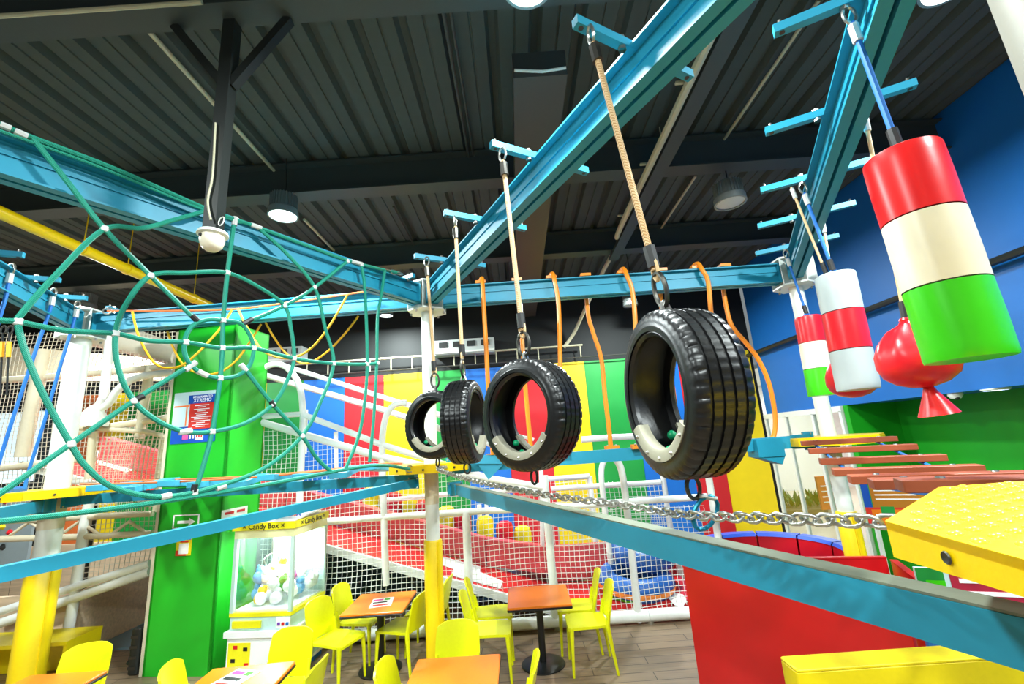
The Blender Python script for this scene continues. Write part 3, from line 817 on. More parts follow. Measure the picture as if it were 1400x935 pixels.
# ------------------------------------------------------------------ plank bridge
t = thing('plank_bridge', 'hanging bridge of red-brown planks from the near platform to the right-hand post', 'bridge', (2.6, 3.2, 2.0))
rn = (PN - PR).normalized(); rs = Vector((-rn.y, rn.x, 0))
zc = [(4.44, 2.155), (4.0, 2.10), (3.50, 2.045), (3.02, 2.01), (2.54, 2.015), (2.08, 2.045), (1.66, 2.09)]
pl0 = None
cpts = []
for k, (y, z) in enumerate(zc):
    c = PR + rn * ((PR.y - y) / -rn.y); c.z = z; cpts.append(c)
    o = MB().rbox(c, (0.125, 0.76, 0.046), 0.006, Matrix((rn, rs, Vector((0, 0, 1)))).transposed()).build('plank', 'plank_wood', t)
    for sg in (-.25, .25):
        MB().lathe([(0.016, .022), (0.014, .03), (0, .031)], c + rs * sg, n=8).build('bolt', 'steel', o)
ends0 = PR + rn * 0.5 + Vector((0, 0, 2.15)); ends1 = PN - rn * 0.5 + Vector((0, 0, 2.12))
for sg in (-.25, .25):
    MB().tube(crv([ends0 + rs * sg] + [c + rs * sg - Vector((0, 0, .035)) for c in cpts] + [ends1 + rs * sg], 4), 0.011, 6).build('cable', 'blue_rope', t)

# ------------------------------------------------------------------ orange bars between the upper and the low beam
snake = [([(660, 391), (662, 430), (665, 480), (667, 520), (670, 570), (674, 622)], -1),
         ([(711, 405), (713, 450), (716, 500), (720, 550), (725, 605), (727, 622)], 1),
         ([(758, 383), (763, 410), (765, 450), (766, 500), (768, 560), (771, 618)], -1),
         ([(803, 405), (804, 430), (811, 455), (822, 490), (827, 540), (832, 580), (836, 618)], 1),
         ([(857, 377), (864, 395), (868, 430), (870, 480), (873, 550), (875, 614)], -1),
         ([(904, 395), (905, 430), (910, 480), (920, 530), (925, 580), (927, 612)], 1),
         ([(960, 369), (968, 385), (972, 425), (978, 470), (985, 530), (990, 606)], -1),
         ([(990, 397), (993, 420), (1001, 446), (1020, 469), (1036, 490), (1050, 520), (1058, 555), (1060, 583), (1055, 600), (1040, 604)], 1)]
nm = ['leftmost', 'second', 'third', 'fourth', 'fifth', 'sixth', 'seventh', 'rightmost']
wh = ['straight, left of the second tyre', 'seen through the second tyre', 'looped over the beam right of the second tyre', 'bent, standing free between the two large tyres',
      'looped over the beam left of the largest tyre', 'hidden behind the largest tyre', 'looped over the beam above the largest tyre', 'strongly curved, beside the right-hand post']
for k, (pts, sg) in enumerate(snake):
    Y = 5.3 + (-0.125 if sg < 0 else 0.14)
    W = [aY(x, y, Y) for x, y in pts]
    if sg < 0: W = [Vector((W[0].x - .05, 5.36, ZT + .05)), Vector((W[0].x - .01, 5.25, ZT + .07))] + W
    else: W[0].z = ZB + .1
    if k < 7: W[-1].z = 2.24; 
    t = thing('orange_bar', '%s orange bar in the row, %s' % (nm[k], wh[k]), 'bar', (W[-1].x, Y, W[-1].z), 'orange bars between the beams')
    MB().tube(crv(W, 5), 0.028, 8).build('bar', 'orange_steel', t)
    x = W[2].x if sg < 0 else W[0].x
    MB().box((x - .03, 5.3, ZT + .02), (0.13, 0.16, 0.035)).build('bracket', 'orange_steel', t, smooth=False)
    zf = 2.24 if k < 7 else W[-1].z
    f = MB().box((W[-1].x, Y - sg * 0.05, zf - .02), (0.16, 0.10, 0.05)).build('foot', 'orange_steel', t, smooth=False)
    for s in (-.05, .05): MB().ball((W[-1].x + s, Y - .05 if sg > 0 else Y, zf + .006), 0.012, 6, 4).build('bolt', 'steel', f)

# ------------------------------------------------------------------ rope web in the plane of the left beam
OFFW = -0.13
def W2(pts): return [aP(x, y, PC, PM, OFFW) for x, y in pts]
_n = Vector((PM.y - PC.y, -(PM.x - PC.x), 0)).normalized()
if (W2([(310, 478)])[0] - aP(310, 478, PC, PM)).length < 0: pass
t = thing('rope_web', 'large green rope spider web hanging under the left overhead beam', 'climbing web', tuple(aP(310, 478, PC, PM, OFFW)))
rr = 0.0165
def strand(name, pts, closed=False, r=rr, k=6):
    P = W2(pts)
    MB().tube(crv_closed(P, k) if closed else crv(P, k), r, 7, closed=closed).build(name, 'green_rope', t)
strand('top_rope', [(-60, 150), (0, 170), (42, 187), (160, 232), (286, 287), (345, 308), (420, 336), (475, 356), (526, 369), (546, 373)])
strand('top_rope', [(-60, 158), (20, 186), (140, 230), (270, 284), (330, 305)], r=0.010)
strand('bottom_rope', [(-60, 719), (0, 713), (100, 702), (200, 689), (350, 665), (505, 637), (560, 641)])
strand('vertical_rope', [(321, 297), (311, 373), (305, 438), (304, 476), (301, 517), (290, 590), (277, 640), (266, 673)])
strand('cross_rope', [(-60, 430), (0, 438), (25, 440), (90, 452), (158, 456), (205, 466), (254, 468), (304, 476), (347, 476), (402, 490), (456, 497), (502, 498), (516, 496)])
strand('spoke', [(45, 189), (95, 252), (143, 313), (206, 377), (268, 438)])
strand('spoke', [(336, 441), (389, 418), (430, 393), (475, 357)])
strand('spoke', [(333, 502), (373, 553), (413, 596), (432, 625), (452, 644)])
strand('spoke', [(260, 500), (222, 523), (183, 548), (97, 607), (0, 675), (-50, 706)])
strand('inner_ring', [(305, 438), (328, 442), (340, 455), (347, 476), (341, 500), (325, 513), (301, 517), (277, 511), (259, 497), (252, 480), (254, 460), (265, 444), (285, 437)], True)
strand('middle_ring', [(311, 373), (355, 393), (389, 418), (398, 450), (402, 490), (392, 522), (373, 553), (336, 578), (290, 590), (253, 590), (215, 575), (183, 548), (162, 505), (158, 456), (173, 415), (206, 377), (255, 373)], True)
strand('outer_ring', [(286, 287), (240, 300), (195, 312), (143, 313), (80, 372), (27, 432), (25, 445), (38, 490), (65, 550), (97, 607), (120, 640), (160, 668), (226, 679), (300, 664), (365, 638), (413, 596), (438, 550), (456, 497), (445, 450), (430, 393), (395, 350), (355, 313)])
strand('outer_rope', [(494, 362), (499, 400), (502, 498), (497, 560), (489, 600), (471, 643)])
strand('outer_rope', [(526, 370), (521, 405), (516, 435), (515, 496), (511, 570), (505, 632)])
nodes = [(311, 373), (305, 438), (304, 476), (301, 517), (290, 590), (266, 673), (25, 440), (158, 456), (254, 468), (347, 476), (402, 490), (456, 497), (502, 498), (516, 496), (143, 313), (206, 377), (389, 418), (430, 393), (373, 553), (413, 596), (183, 548), (97, 607), (475, 357), (494, 362)]
first = None
_pl = (PM - PC).normalized()
for nx, ny in nodes:
    p = aP(nx, ny, PC, PM, OFFW)
    if first is None:
        first = MB().rbox(p, (0.042, 0.036, 0.042), 0.012, Matrix.Rotation(math.atan2(_pl.y, _pl.x), 3, 'Z')).build('clip', 'clip_grey', t, 'grey crossing clip'); p0 = p
    else: copy_part(first, t, Matrix.Translation(p - p0))
for a, b, m_ in (((268, 495), (253, 506), 'clip_grey'), ((245, 591), (262, 589), 'clip_grey'), ((329, 498), (337, 507), 'clip_grey'), ((270, 507), (284, 514), 'clip_grey'), ((332, 443), (345, 436), 'black_sleeve'), ((262, 431), (270, 439), 'black_sleeve'),
              ((196, 541), (186, 546), 'black_sleeve'), ((267, 662), (265, 673), 'black_sleeve'), ((322, 297), (320, 308), 'clip_grey'), ((343, 307), (357, 312), 'clip_grey'), ((480, 357), (495, 361), 'clip_grey'), ((220, 680), (234, 677), 'clip_grey'), ((296, 668), (309, 664), 'clip_grey'),
              ((0, 170), (15, 176), 'clip_grey'), ((20, 179), (38, 187), 'clip_grey'), ((370, 548), (375, 556), 'black_sleeve')):
    MB().tube(W2([a, b]), 0.021, 8).build('sleeve', m_, t)
e = W2([(546, 373)])[0]
for k in range(3):
    carabiner(W2([(530 + k * 8, 370 + k * 2)])[0], _pl, (0, 0, 1) if k % 2 else _n, 0.085, 0.007, t, 'steel', 'shackle')
e = W2([(560, 641)])[0]
carabiner(e, _pl, (0, 0, 1), 0.11, 0.008, t, 'steel', 'shackle')

# ------------------------------------------------------------------ blue board bridge and yellow loops between the left and the central post
t = thing('board_bridge', 'row of pale blue boards strung on orange ropes between the left and central posts', 'bridge', (-3.2, 5.35, 2.15))
k = 0
for i in range(9):
    x = -4.75 + i * 0.385
    z = 2.175 - 0.04 * math.sin(PI * i / 8)
    MB().rbox((x, 5.36, z), (0.2, 0.62, 0.065), 0.008, Matrix.Rotation(0.1 * math.sin(i * 2.1), 3, 'X') @ Matrix.Rotation(0.12 * math.sin(i * 3.7), 3, 'Z')).build('board', 'blue_paint_pale', t)
for y in (5.14, 5.58):
    MB().tube(crv([(-5.0, y, 2.23)] + [(-4.75 + i * .385, y, 2.213 - 0.04 * math.sin(PI * i / 8)) for i in range(9)] + [(-1.45, y, 2.20)], 3), 0.011, 6).build('rope', 'orange_rope', t)
t = thing('loop_line', 'orange line with yellow rope loops strung along the beam above the board bridge', 'rope', tuple(aY(330, 425, 5.2)))
MB().tube(crv([aY(147, 425, 5.18), aY(240, 425, 5.18), aY(330, 422, 5.18), aY(420, 410, 5.18), aY(505, 398, 5.18)], 4), 0.012, 6).build('line', 'orange_rope', t)
for pts, Y in (([(181, 426), (188, 455), (200, 481), (212, 497), (226, 503), (248, 500), (270, 483), (290, 462), (305, 444), (317, 424)], 5.16),
               ([(325, 422), (335, 443), (347, 464), (358, 478), (372, 486), (390, 490), (408, 487), (427, 475), (444, 455), (458, 434), (475, 403)], 5.16),
               ([(229, 453), (238, 478), (252, 500), (275, 511), (300, 509), (322, 494), (340, 470), (357, 443)], 5.5),
               ([(363, 441), (375, 462), (390, 482), (405, 493), (418, 497), (435, 490), (455, 474), (475, 452), (490, 432)], 5.5)):
    MB().tube(crv([aY(x, y, Y) for x, y in pts], 4), 0.0135, 7).build('loop', 'yellow_rope', t)
e = aY(147, 425, 5.18)
carabiner(e, (1, 0, 0), (0, 0, 1), 0.12, 0.009, t)

# blue ropes at the left edge
for k, (a, pts, lb) in enumerate((((14, 368), [(14, 374), (8, 405), (0, 432), (-14, 480), (-30, 530)], 'left edge blue rope hanging from the left beam, leaving the frame'),
                              ((72, 402), [(72, 406), (68, 425), (52, 470), (30, 535), (15, 580), (0, 628), (-12, 665)], 'middle blue rope hanging from the left beam'),
                              ((105, 418), [(105, 423), (98, 450), (79, 512), (58, 585), (39, 645), (34, 668)], 'right-hand blue rope hanging from the left beam before the thick post'))):
    c = aZ(*a, 4.33)
    Yc = c.y
    t = thing('blue_rope', lb, 'rope', tuple(c), 'blue ropes at the left')
    MB().tube(crv([aY(x, y, Yc) for x, y in pts], 5), 0.016, 8).build('rope', 'blue_rope', t)
    p = aY(*pts[0], Yc)
    MB().tube([p, p - Vector((0, 0, .1))], 0.028, 8).build('sleeve', 'clip_grey', t)
    carabiner(p + Vector((0, 0, .05)), (0, 0, 1), (1, 0, 0), 0.11, 0.01, t)
for k, x in enumerate((4, 13)):
    p0 = aY(x, 455, 4.3); p1 = aY(x - 4, 540, 4.3)
    t = thing('black_strap', ('left' if k == 0 else 'right') + ' one of two thin black straps with a yellow grip at the left edge', 'strap', tuple(p0))
    MB().tube([p0, p1], 0.008, 6).build('strap', 'black_sleeve', t)
    MB().tube([p0.lerp(p1, .15), p0.lerp(p1, .4)], 0.018, 8).build('grip', 'yellow_rope', t)
    carabiner(p0 + Vector((0, 0, .03)), (0, 0, 1), (1, 0, 0), 0.09, 0.008, t, 'dark_steel')

# drop pole with dome camera
b = aY(291, 318, 2.6)
t = thing('drop_pole', 'dark square pole with two braces dropping from the roof beam at the upper left', 'pole', (b.x, 2.6, 5.5))
MB().bar((b.x, 2.6, b.z), (b.x, 2.6, 5.5), 0.085, 0.085, up=(0, 1, 0)).build('pole', 'black_metal', t, smooth=False)
for sx, n_ in ((-.42, 'brace'), (.42, 'brace')):
    MB().bar((b.x + sx * .08, 2.6, 4.95 if sx > 0 else 4.98), (b.x + sx, 2.6, 5.5), 0.06, 0.06, up=(0, 1, 0)).build(n_, 'black_metal', t, smooth=False)
MB().tube(crv([(b.x - .01, 2.54, 4.6), (b.x + .005, 2.54, 4.2), (b.x - .01, 2.54, b.z + .2), (b.x + .03, 2.53, b.z + .05)], 5), 0.007, 6).build('cable', 'pipe_cream', t)
t = thing('dome_camera', 'white dome security camera on the foot of the dark drop pole', 'camera', (b.x, 2.6, b.z))
MB().lathe([(0, 0.0), (.085, 0.0), (.09, -.02), (.07, -.025)], b, n=24).build('mount', 'white_paint', t)
MB().lathe([(.07, -.02), (.072, -.06), (.06, -.10), (.035, -.125), (0, -.13)], b, n=24).build('housing', 'vinyl_cream', t)
MB().ball(b + Vector((-.03, -.066, -.045)), 0.012, 10, 6).build('lens', 'black_metal', t)
MB().tube(ring_pts(b + Vector((.07, -.03, .06)), (.3, 0, 1), (1, 0, -.3), .03, .015, 10), .004, 6, closed=True).build('loop', 'white_paint', t)

# yellow pipe at the upper left
p, q = Vector((-4.95, 2.0, 4.9)), Vector((-4.95, 7.2, 4.9))
t = thing('yellow_pipe', 'yellow pipe hung under the ceiling at the upper left', 'pipe', (-4.95, 4.5, 4.9))
MB().tube([p, q], 0.065, 14).build('pipe', 'yellow_paint', t)
for y in (3.2, 4.7, 5.3, 6.5):
    MB().tube([(-4.95, y - .02, 4.9), (-4.95, y + .02, 4.9)], 0.075, 14).tube([(-4.95, y, 4.96), (-4.95, y, 5.95)], 0.006, 6).build('hanger', 'yellow_paint', t)
# ------------------------------------------------------------------ nets and the white play frame
def net(name, o, u, v, poly, pitch, r, m, parent, sag=0.0, seed=1):
    rnd = random.Random(seed)
    o = Vector(o); u = Vector(u).normalized(); v = Vector(v).normalized(); w = u.cross(v)
    mb = MB()
    def clip(axis, k):
        hits = []
        n = len(poly)
        for i in range(n):
            a, b = poly[i], poly[(i + 1) % n]
            if (a[axis] <= k < b[axis]) or (b[axis] <= k < a[axis]):
                t = (k - a[axis]) / (b[axis] - a[axis]); hits.append(a[1 - axis] + t * (b[1 - axis] - a[1 - axis]))
        hits.sort(); return [(hits[i], hits[i + 1]) for i in range(0, len(hits) - 1, 2)]
    def P(a, b): return o + u * (a + 0.012 * math.sin(b * 5.1 + a * 1.3)) + v * (b + 0.014 * math.sin(a * 3.7 + b * 1.9)) + w * (sag * math.sin(a * 2.1) * math.sin(b * 2.9 + 1))
    for axis in (0, 1):
        lo = min(p[axis] for p in poly); hi = max(p[axis] for p in poly); k = lo + pitch * 0.5
        while k < hi:
            for s, e in clip(axis, k):
                if e - s < pitch * .4: continue
                n = max(2, int((e - s) / 0.28)); pts = []
                for i in range(n + 1):
                    q = s + (e - s) * i / n
                    pts.append(P(k, q) if axis == 0 else P(q, k))
                mb.tube(pts, r, 4, cap=False)
            k += pitch
    return mb.build(name, m, parent, kind='stuff')

YF = 6.3
t = frame = thing('slide_enclosure', 'white padded tube frame with netting round the red slide', 'play structure', (-1.0, YF, 0))
def ft(pts, Y, r, m='white_foam', k=1, name='tube'):
    W = [aY(x, y, Y) for x, y in pts]
    for w_ in W: w_.z = max(w_.z, 0.02)
    return MB().tube(crv(W, k) if k > 1 else W, r, 12).build(name, m, frame)
for a, b in ((-3.6, -2.2), (-2.195, -0.8), (-0.795, 0.6), (0.605, 1.5), (1.505, 2.6)):
    MB().tube([(a, YF, 0.09), (b, YF, 0.09)], 0.072, 14).build('bottom_rail', 'white_foam', frame)
for x in (-1.9, -0.4, 0.33, 1.52, 2.4):
    MB().lathe([(0.05, 0), (0.05, 0.03), (0.02, 0.03), (0.02, 0.06)], (x, YF, 0), n=10).build('foot', 'steel', frame)
ft([(430, 714), (527, 707)], YF, 0.044); ft([(527, 707), (650, 699), (744, 694)], YF, 0.044); ft([(744, 694), (858, 686), (966, 679)], YF, 0.044)
def fpost(px_top, y_bottom_px, r=0.055, Y=YF, z0=0.1):
    p = aY(*px_top, Y); return MB().tube([(p.x, Y, z0), (p.x, Y, p.z)], r, 12).build('upright', 'white_foam', frame)
fpost((637, 700), 0); fpost((744, 650), 0); fpost((413, 600), 0, 0.046)
# arched uprights
ft([(413, 612), (414, 560), (409, 527), (396, 506), (381, 498), (364, 501), (354, 512)], YF, 0.044, k=4)
ft([(528, 800), (523, 640), (523, 595), (529, 566), (541, 553), (556, 551)], YF, 0.044, k=4)
ft([(873, 850), (862, 740), (852, 655), (845, 632), (836, 624)], YF, 0.047, k=4)
ft([(835, 770), (826, 690), (822, 648), (826, 630), (836, 624)], 6.9, 0.042, k=4)
ft([(984, 748), (975, 690), (967, 640)], YF, 0.046)
# sloping rails down to the right
ft([(380, 497), (530, 545), (605, 569), (700, 596)], 6.75, 0.038)
ft([(352, 510), (530, 562), (605, 587), (720, 622)], 6.75, 0.046)
ft([(412, 566), (520, 607), (640, 645), (735, 672)], YF, 0.042)
ft([(350, 575), (518, 624), (640, 650), (742, 666)], YF, 0.050)
ft([(350, 570), (412, 566)], YF, 0.038)
ft([(556, 551), (640, 577), (730, 601)], 6.75, 0.023)
ft([(420, 560), (418, 620)], 7.4, 0.015)
ft([(459, 590), (460, 660)], 7.4, 0.034)
# rails and uprights farther back
ft([(526, 684), (600, 677), (744, 668)], 7.75, 0.038)
ft([(753, 668), (903, 659)], 7.75, 0.042)
ft([(795, 601), (835, 598), (880, 596)], 7.75, 0.053)
ft([(905, 640), (923, 772)], 7.75, 0.042); ft([(739, 600), (742, 775)], 7.75, 0.038); ft([(856, 690), (861, 775)], 7.75, 0.038)
ft([(655, 690), (658, 748)], 8.8, 0.046); ft([(664, 680), (668, 724)], 9.4, 0.038); ft([(557, 690), (559, 724)], 8.8, 0.046)
for a, b in (((748, 655), (806, 651)), ((806, 651), (816, 757)), ((816, 757), (755, 761))):
    ft([a, b], 9.2, 0.053, name='gate_tube')
# nets
def rel(px, Y): p = aY(*px, Y); return (p.x, p.z)
net('net', (0, YF, 0), (1, 0, 0), (0, 0, 1), [(-3.55, 0.16), (2.52, 0.16), (2.42, 1.40), (-3.55, 1.50)], 0.066, 0.0040, 'net_white', frame, 0.03)
a, b, c, d = rel((350, 580), YF), rel((518, 628), YF), rel((740, 670), YF), rel((744, 694), YF)
net('net', (0, YF + .02, 0), (1, 0, 0), (0, 0, 1), [a, b, c, (d[0], d[1]), (a[0], 1.52)], 0.066, 0.0040, 'net_white', frame, 0.03, 3)
a, b, c, d = rel((752, 655), 7.75), rel((904, 661), 7.75), rel((918, 745), 7.75), rel((757, 750), 7.75)
net('net', (0, 7.75, 0), (1, 0, 0), (0, 0, 1), [a, b, c, d], 0.075, 0.006, 'net_white', frame, 0.02, 5)
a, b, c, d = rel((905, 660), YF + .1), rel((966, 650), YF + .1), rel((968, 678), YF + .1), rel((905, 682), YF + .1)

# left wing of the frame behind the thick post
t = wing = thing('play_wing', 'cream netting, rails and truss of the play structure on the far left', 'play structure', (-7.0, 6.6, 0))
def lt(pts, Y, r, m='cream_foam', k=1, name='tube'):
    W = [aY(x, y, Y) for x, y in pts]
    return MB().tube(crv(W, k) if k > 1 else W, r, 12).build(name, m, wing)
lt([(127, 665), (115, 720), (101, 822), (91, 872)], 6.3, 0.06, 'white_foam')
lt([(0, 713), (111, 707), (209, 702)], 6.30, 0.04); lt([(0, 737), (130, 733), (208, 729)], 6.30, 0.04)
for k in range(6):
    x0 = 8 + k * 34
    lt([(x0, 714 if k % 2 else 736), (x0 + 34, 736 if k % 2 else 712)], 6.30, 0.02, name='truss_web')
lt([(60, 478), (30, 625)], 6.36, 0.085); lt([(152, 452), (140, 560)], 6.33, 0.06, 'white_foam'); lt([(128, 590), (122, 655)], 6.33, 0.055)
lt([(205, 500), (190, 600)], 6.40, 0.06); lt([(0, 520), (110, 512), (240, 500)], 6.40, 0.05); lt([(110, 590), (235, 570)], 6.40, 0.05); lt([(110, 585), (200, 590), (238, 600)], 6.36, 0.035)
lt([(222, 600), (213, 700)], 6.36, 0.04); lt([(0, 640), (110, 628)], 6.40, 0.05)
lt([(0, 852), (100, 818), (206, 781)], 6.28, 0.06, 'white_foam'); lt([(0, 836), (100, 803), (206, 770)], 6.26, 0.05, 'white_foam')
a, b, c, d = rel((-40, 455), 6.38), rel((242, 455), 6.38), rel((215, 700), 6.38), rel((-60, 720), 6.38)
net('net', (0, 6.38, 0), (1, 0, 0), (0, 0, 1), [a, b, c, d], 0.062, 0.0045, 'net_cream', wing, 0.04, 7)
a, b, c, d = rel((125, 600), 6.33), rel((235, 590), 6.33), rel((206, 775), 6.33), rel((112, 800), 6.33)
net('net', (0, 6.33, 0), (1, 0, 0), (0, 0, 1), [a, b, c, d], 0.065, 0.0045, 'net_cream', wing, 0.03, 9)
MB().slab([aY(-60, 468, 8.4), aY(246, 492, 8.4), aY(246, 520, 8.4), aY(-60, 522, 8.4)], (0, .1, 0)).build('canopy', mat('canopy_beige', '#cbbb9e', 0.7), wing, 'beige canopy panel', smooth=False)
# rolled net curtain under the upper beam
a, b = aY(120, 448, 6.5), aY(246, 487, 6.5)
MB().tube([a + Vector((0, 0, -.05)), (a + b) / 2, b], [0.22, 0.2, 0.16], 14).build('rolled_net', 'net_cream', wing, 'beige rolled-up netting')

structure(MB().box((-7.55, 6.42, 0.4), (2.9, 0.06, 0.8)).box((-6.07, 7.75, 0.4), (0.06, 2.7, 0.8)).build('wall_play', 'clad_wood', smooth=False), 'wood clad low wall under the slide')
structure(MB().box((-8.0, 9.2, 0.5), (6.8, 0.06, 1.0)).build('wall_play_back', 'clad_wood', smooth=False), 'wood panel behind the slide')
structure(MB().box((-5.3, 8.0, 0.012), (1.4, 2.8, 0.024)).build('floor_mat', mat('mat_grey', '#6f8794', 0.7), smooth=False), 'grey-blue floor mat beside the wood wall')
# bright panel and climbing wall far left
structure(MB().box((-11.6, 9.7, 3.0), (2.2, 0.05, 1.5)).build('window_2', mat('bright_panel', '#cfe6f2', emit=0.9), smooth=False), 'bright pale window at the far left')
t = thing('climbing_wall', 'grey climbing wall with small coloured holds at the far left edge', 'climbing wall', tuple(aY(15, 735, 7.6)))
p = aY(-40, 690, 7.6); q = aY(33, 780, 7.6)
MB().box(((p.x + q.x) / 2, 7.63, (p.z + q.z) / 2), (q.x - p.x, 0.05, p.z - q.z + .2)).build('panel', mat('climb_grey', '#9fb0b8', 0.5), t, smooth=False)
for (x, y), c_ in zip(((7, 685), (3, 720), (13, 728), (3, 748), (20, 700)), ('vinyl_red', 'panel_yellow', 'vinyl_red', 'black_metal', 'panel_yellow')):
    c = aY(x, y, 7.6); MB().lathe([(0, -.06), (.05, 0.0), (0.06, 0.01)], c, (0, 1, 0), n=6).build('hold', c_, t)

# white gooseneck lamp by the thick post
p = aY(127, 572, 6.25)
t = thing('gooseneck_lamp', 'white bell-shaped lamp on a curved arm behind the thick left post', 'lamp', tuple(p))
MB().lathe([(0.03, .20), (.07, .17), (.14, .06), (.19, -.06), (.195, -.1), (.18, -.1), (.12, .04), (.02, .14)], p, (0.12, 0, 1), n=24).build('shade', 'white_foam', t)
MB().tube(crv([p + Vector((.06, 0, .12)), aY(148, 552, 6.25), aY(162, 532, 6.25), aY(185, 517, 6.25), aY(215, 511, 6.25), aY(238, 510, 6.25)], 4), 0.05, 12).build('arm', 'white_foam', t)
MB().tube([p + Vector((0.02, 0, .1)), aY(139, 545, 6.25)], 0.045, 10).build('stem', 'white_foam', t)

# ------------------------------------------------------------------ red slide
SX, SZ, SL = 0.35, 0.16, 0.315
def slide_z(x): return SZ + SL * max(0.0, SX - x)
def aL(px, py, dz=0.0):
    lo, hi = 5.0, 12.0
    for _ in range(40):
        mid = (lo + hi) / 2; p = aY(px, py, mid)
        if p.z > slide_z(p.x) + dz: lo = mid
        else: hi = mid
    return aY(px, py, lo)
t = slide = thing('slide', 'long red slide running down to the right behind the netting', 'slide', (-3, 7.0, 0))
def lane(name, y0, y1, dz, th, m, x0=-7.2, x1=2.38, label=None):
    P = [(x0, slide_z(x0)), (SX, slide_z(SX)), (x1, slide_z(SX))]
    vs = []; fs = []
    for y in (y0, y1):
        for x, z in P: vs.append((x, y, z + dz))
        for x, z in P: vs.append((x, y, z + dz - th))
    fs = [(0, 1, 7, 6), (1, 2, 8, 7), (3, 9, 10, 4), (4, 10, 11, 5), (0, 3, 4, 1), (1, 4, 5, 2), (6, 7, 10, 9), (7, 8, 11, 10), (2, 5, 11, 8), (0, 6, 9, 3)]
    return MB().add(vs, fs).build(name, m, slide, label, smooth=False)
lane('lane', 6.52, 7.62, 0, 0.08, 'slide_red')
lane('side_strip', 6.46, 6.52, 0.03, 0.10, 'slide_white', x1=SX, label='white edge strip')
for k in range(6):                             # padded divider in sections
    x0 = -7.2 + k * 1.64; x1 = min(x0 + 1.625, 2.38)
    z0, z1 = slide_z(x0), slide_z(x1)
    MB().slab([(x0, 7.64, z0 + .0), (x1, 7.64, z1 + .0), (x1, 7.64, z1 + .40), (x0, 7.64, z0 + .40)], (0, 0.22, 0)).build('bumper', 'slide_pink', slide, 'pinkish padded divider', smooth=False)
lane('obstacle_lane', 7.88, 9.1, 0.12, 0.08, 'pit_blue', x0=-6.0, x1=1.0, label='blue obstacle lane')
for x in (-7.0, -3.5, -1.6):
    z = slide_z(x) - .08
    [MB().box((x, y, z / 2), (0.06, 0.06, z)).build('support', 'black_metal', slide, smooth=False) for y in (6.7, 7.5)]
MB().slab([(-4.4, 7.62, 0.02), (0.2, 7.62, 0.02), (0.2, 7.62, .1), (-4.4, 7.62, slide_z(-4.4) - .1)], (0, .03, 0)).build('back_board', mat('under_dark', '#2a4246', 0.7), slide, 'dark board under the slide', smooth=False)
MB().box((1.4, 7.75, 0.42), (1.9, 0.2, 0.5)).build('end_bumper', 'slide_pink', slide, 'pinkish padded end', smooth=False)
for poly in ([(605, 761), (657, 775), (656, 782), (688, 795), (684, 805), (617, 787), (620, 778), (605, 773)],
             [(895, 798), (905, 801), (917, 810), (934, 813), (939, 822), (934, 829), (923, 828)],
             [(133, 616), (180, 630), (197, 632), (186, 637), (190, 641), (172, 646), (133, 634)]):
    P = [aL(x, y, 0.004) for x, y in poly]
    MB().slab([p for p in P], (0, 0, 0.006)).build('arrow_mark', 'slide_white', slide, 'white stepped mark', smooth=False)
bol = [((508, 693), 'y'), ((538, 697), 'r'), ((562, 703), 'y'), ((579, 716), 'r'), ((611, 720), 'y'), ((633, 726), 'r'), ((664, 735), 'y'), ((691, 744), 'r'), ((716, 752), 'y')]
ordn = ['first', 'second', 'third', 'fourth', 'fifth']
cnt = dict(y=0, r=0)
for (x, y), k in bol:
    c = aY(x, y, 8.6)
    z = slide_z(c.x) + 0.125
    lb = '%s %s foam bollard from the left on the blue lane beyond the slide' % (ordn[cnt[k]], 'yellow' if k == 'y' else 'red'); cnt[k] += 1
    tag(MB().lathe([(0, 0), (.15, 0), (.16, .03), (.16, .34), (.14, .42), (.08, .46), (0, .47)], (c.x, 8.6, z), n=16).build('foam_bollard', 'panel_yellow' if k == 'y' else 'vinyl_red', None), lb, 'bollard', 'foam bollards on the blue lane')
# inner tubes at the end of the slide
for (x, y), Y, R_, lb in (((872, 822), 6.98, 0.40, 'blue and black inflatable ring with an orange strap at the slide end'), ((885, 800), 7.22, 0.34, 'second dark inflatable ring leaning behind the first at the slide end')):
    c = aY(x, y, Y); c.z = slide_z(c.x) + (0.155 if R_ > .36 else .50)
    t = thing('inner_tube', lb, 'inflatable ring', tuple(c))
    ax = Vector((0.05, -0.1, 1)) if R_ > .36 else Vector((0.1, -0.35, 1))
    prof = [(R_ + .15 * math.cos(2 * PI * k / 12), .15 * math.sin(2 * PI * k / 12)) for k in range(12)]
    MB().lathe(prof, c, ax, n=36, closed=True).build('ring', 'tube_blue', t)
    MB().lathe([(0.0, -.10), (R_ * .8, -.08), (R_ * .8, -.05), (0, -.06)], c, ax, n=24).build('bottom', 'tube_black', t)
    if R_ > .36:
        MB().lathe([(R_ + .156 * math.cos(a), .156 * math.sin(a)) for a in (-.35, -.1, .1)], c, ax, n=36).build('strap', 'strap_orange', t)
        MB().lathe([(R_ + .153 * math.cos(a), .153 * math.sin(a)) for a in (-.9, -.5)], c, ax, n=36, a0=.3, a1=3.6).build('green_band', 'vinyl_green', t)

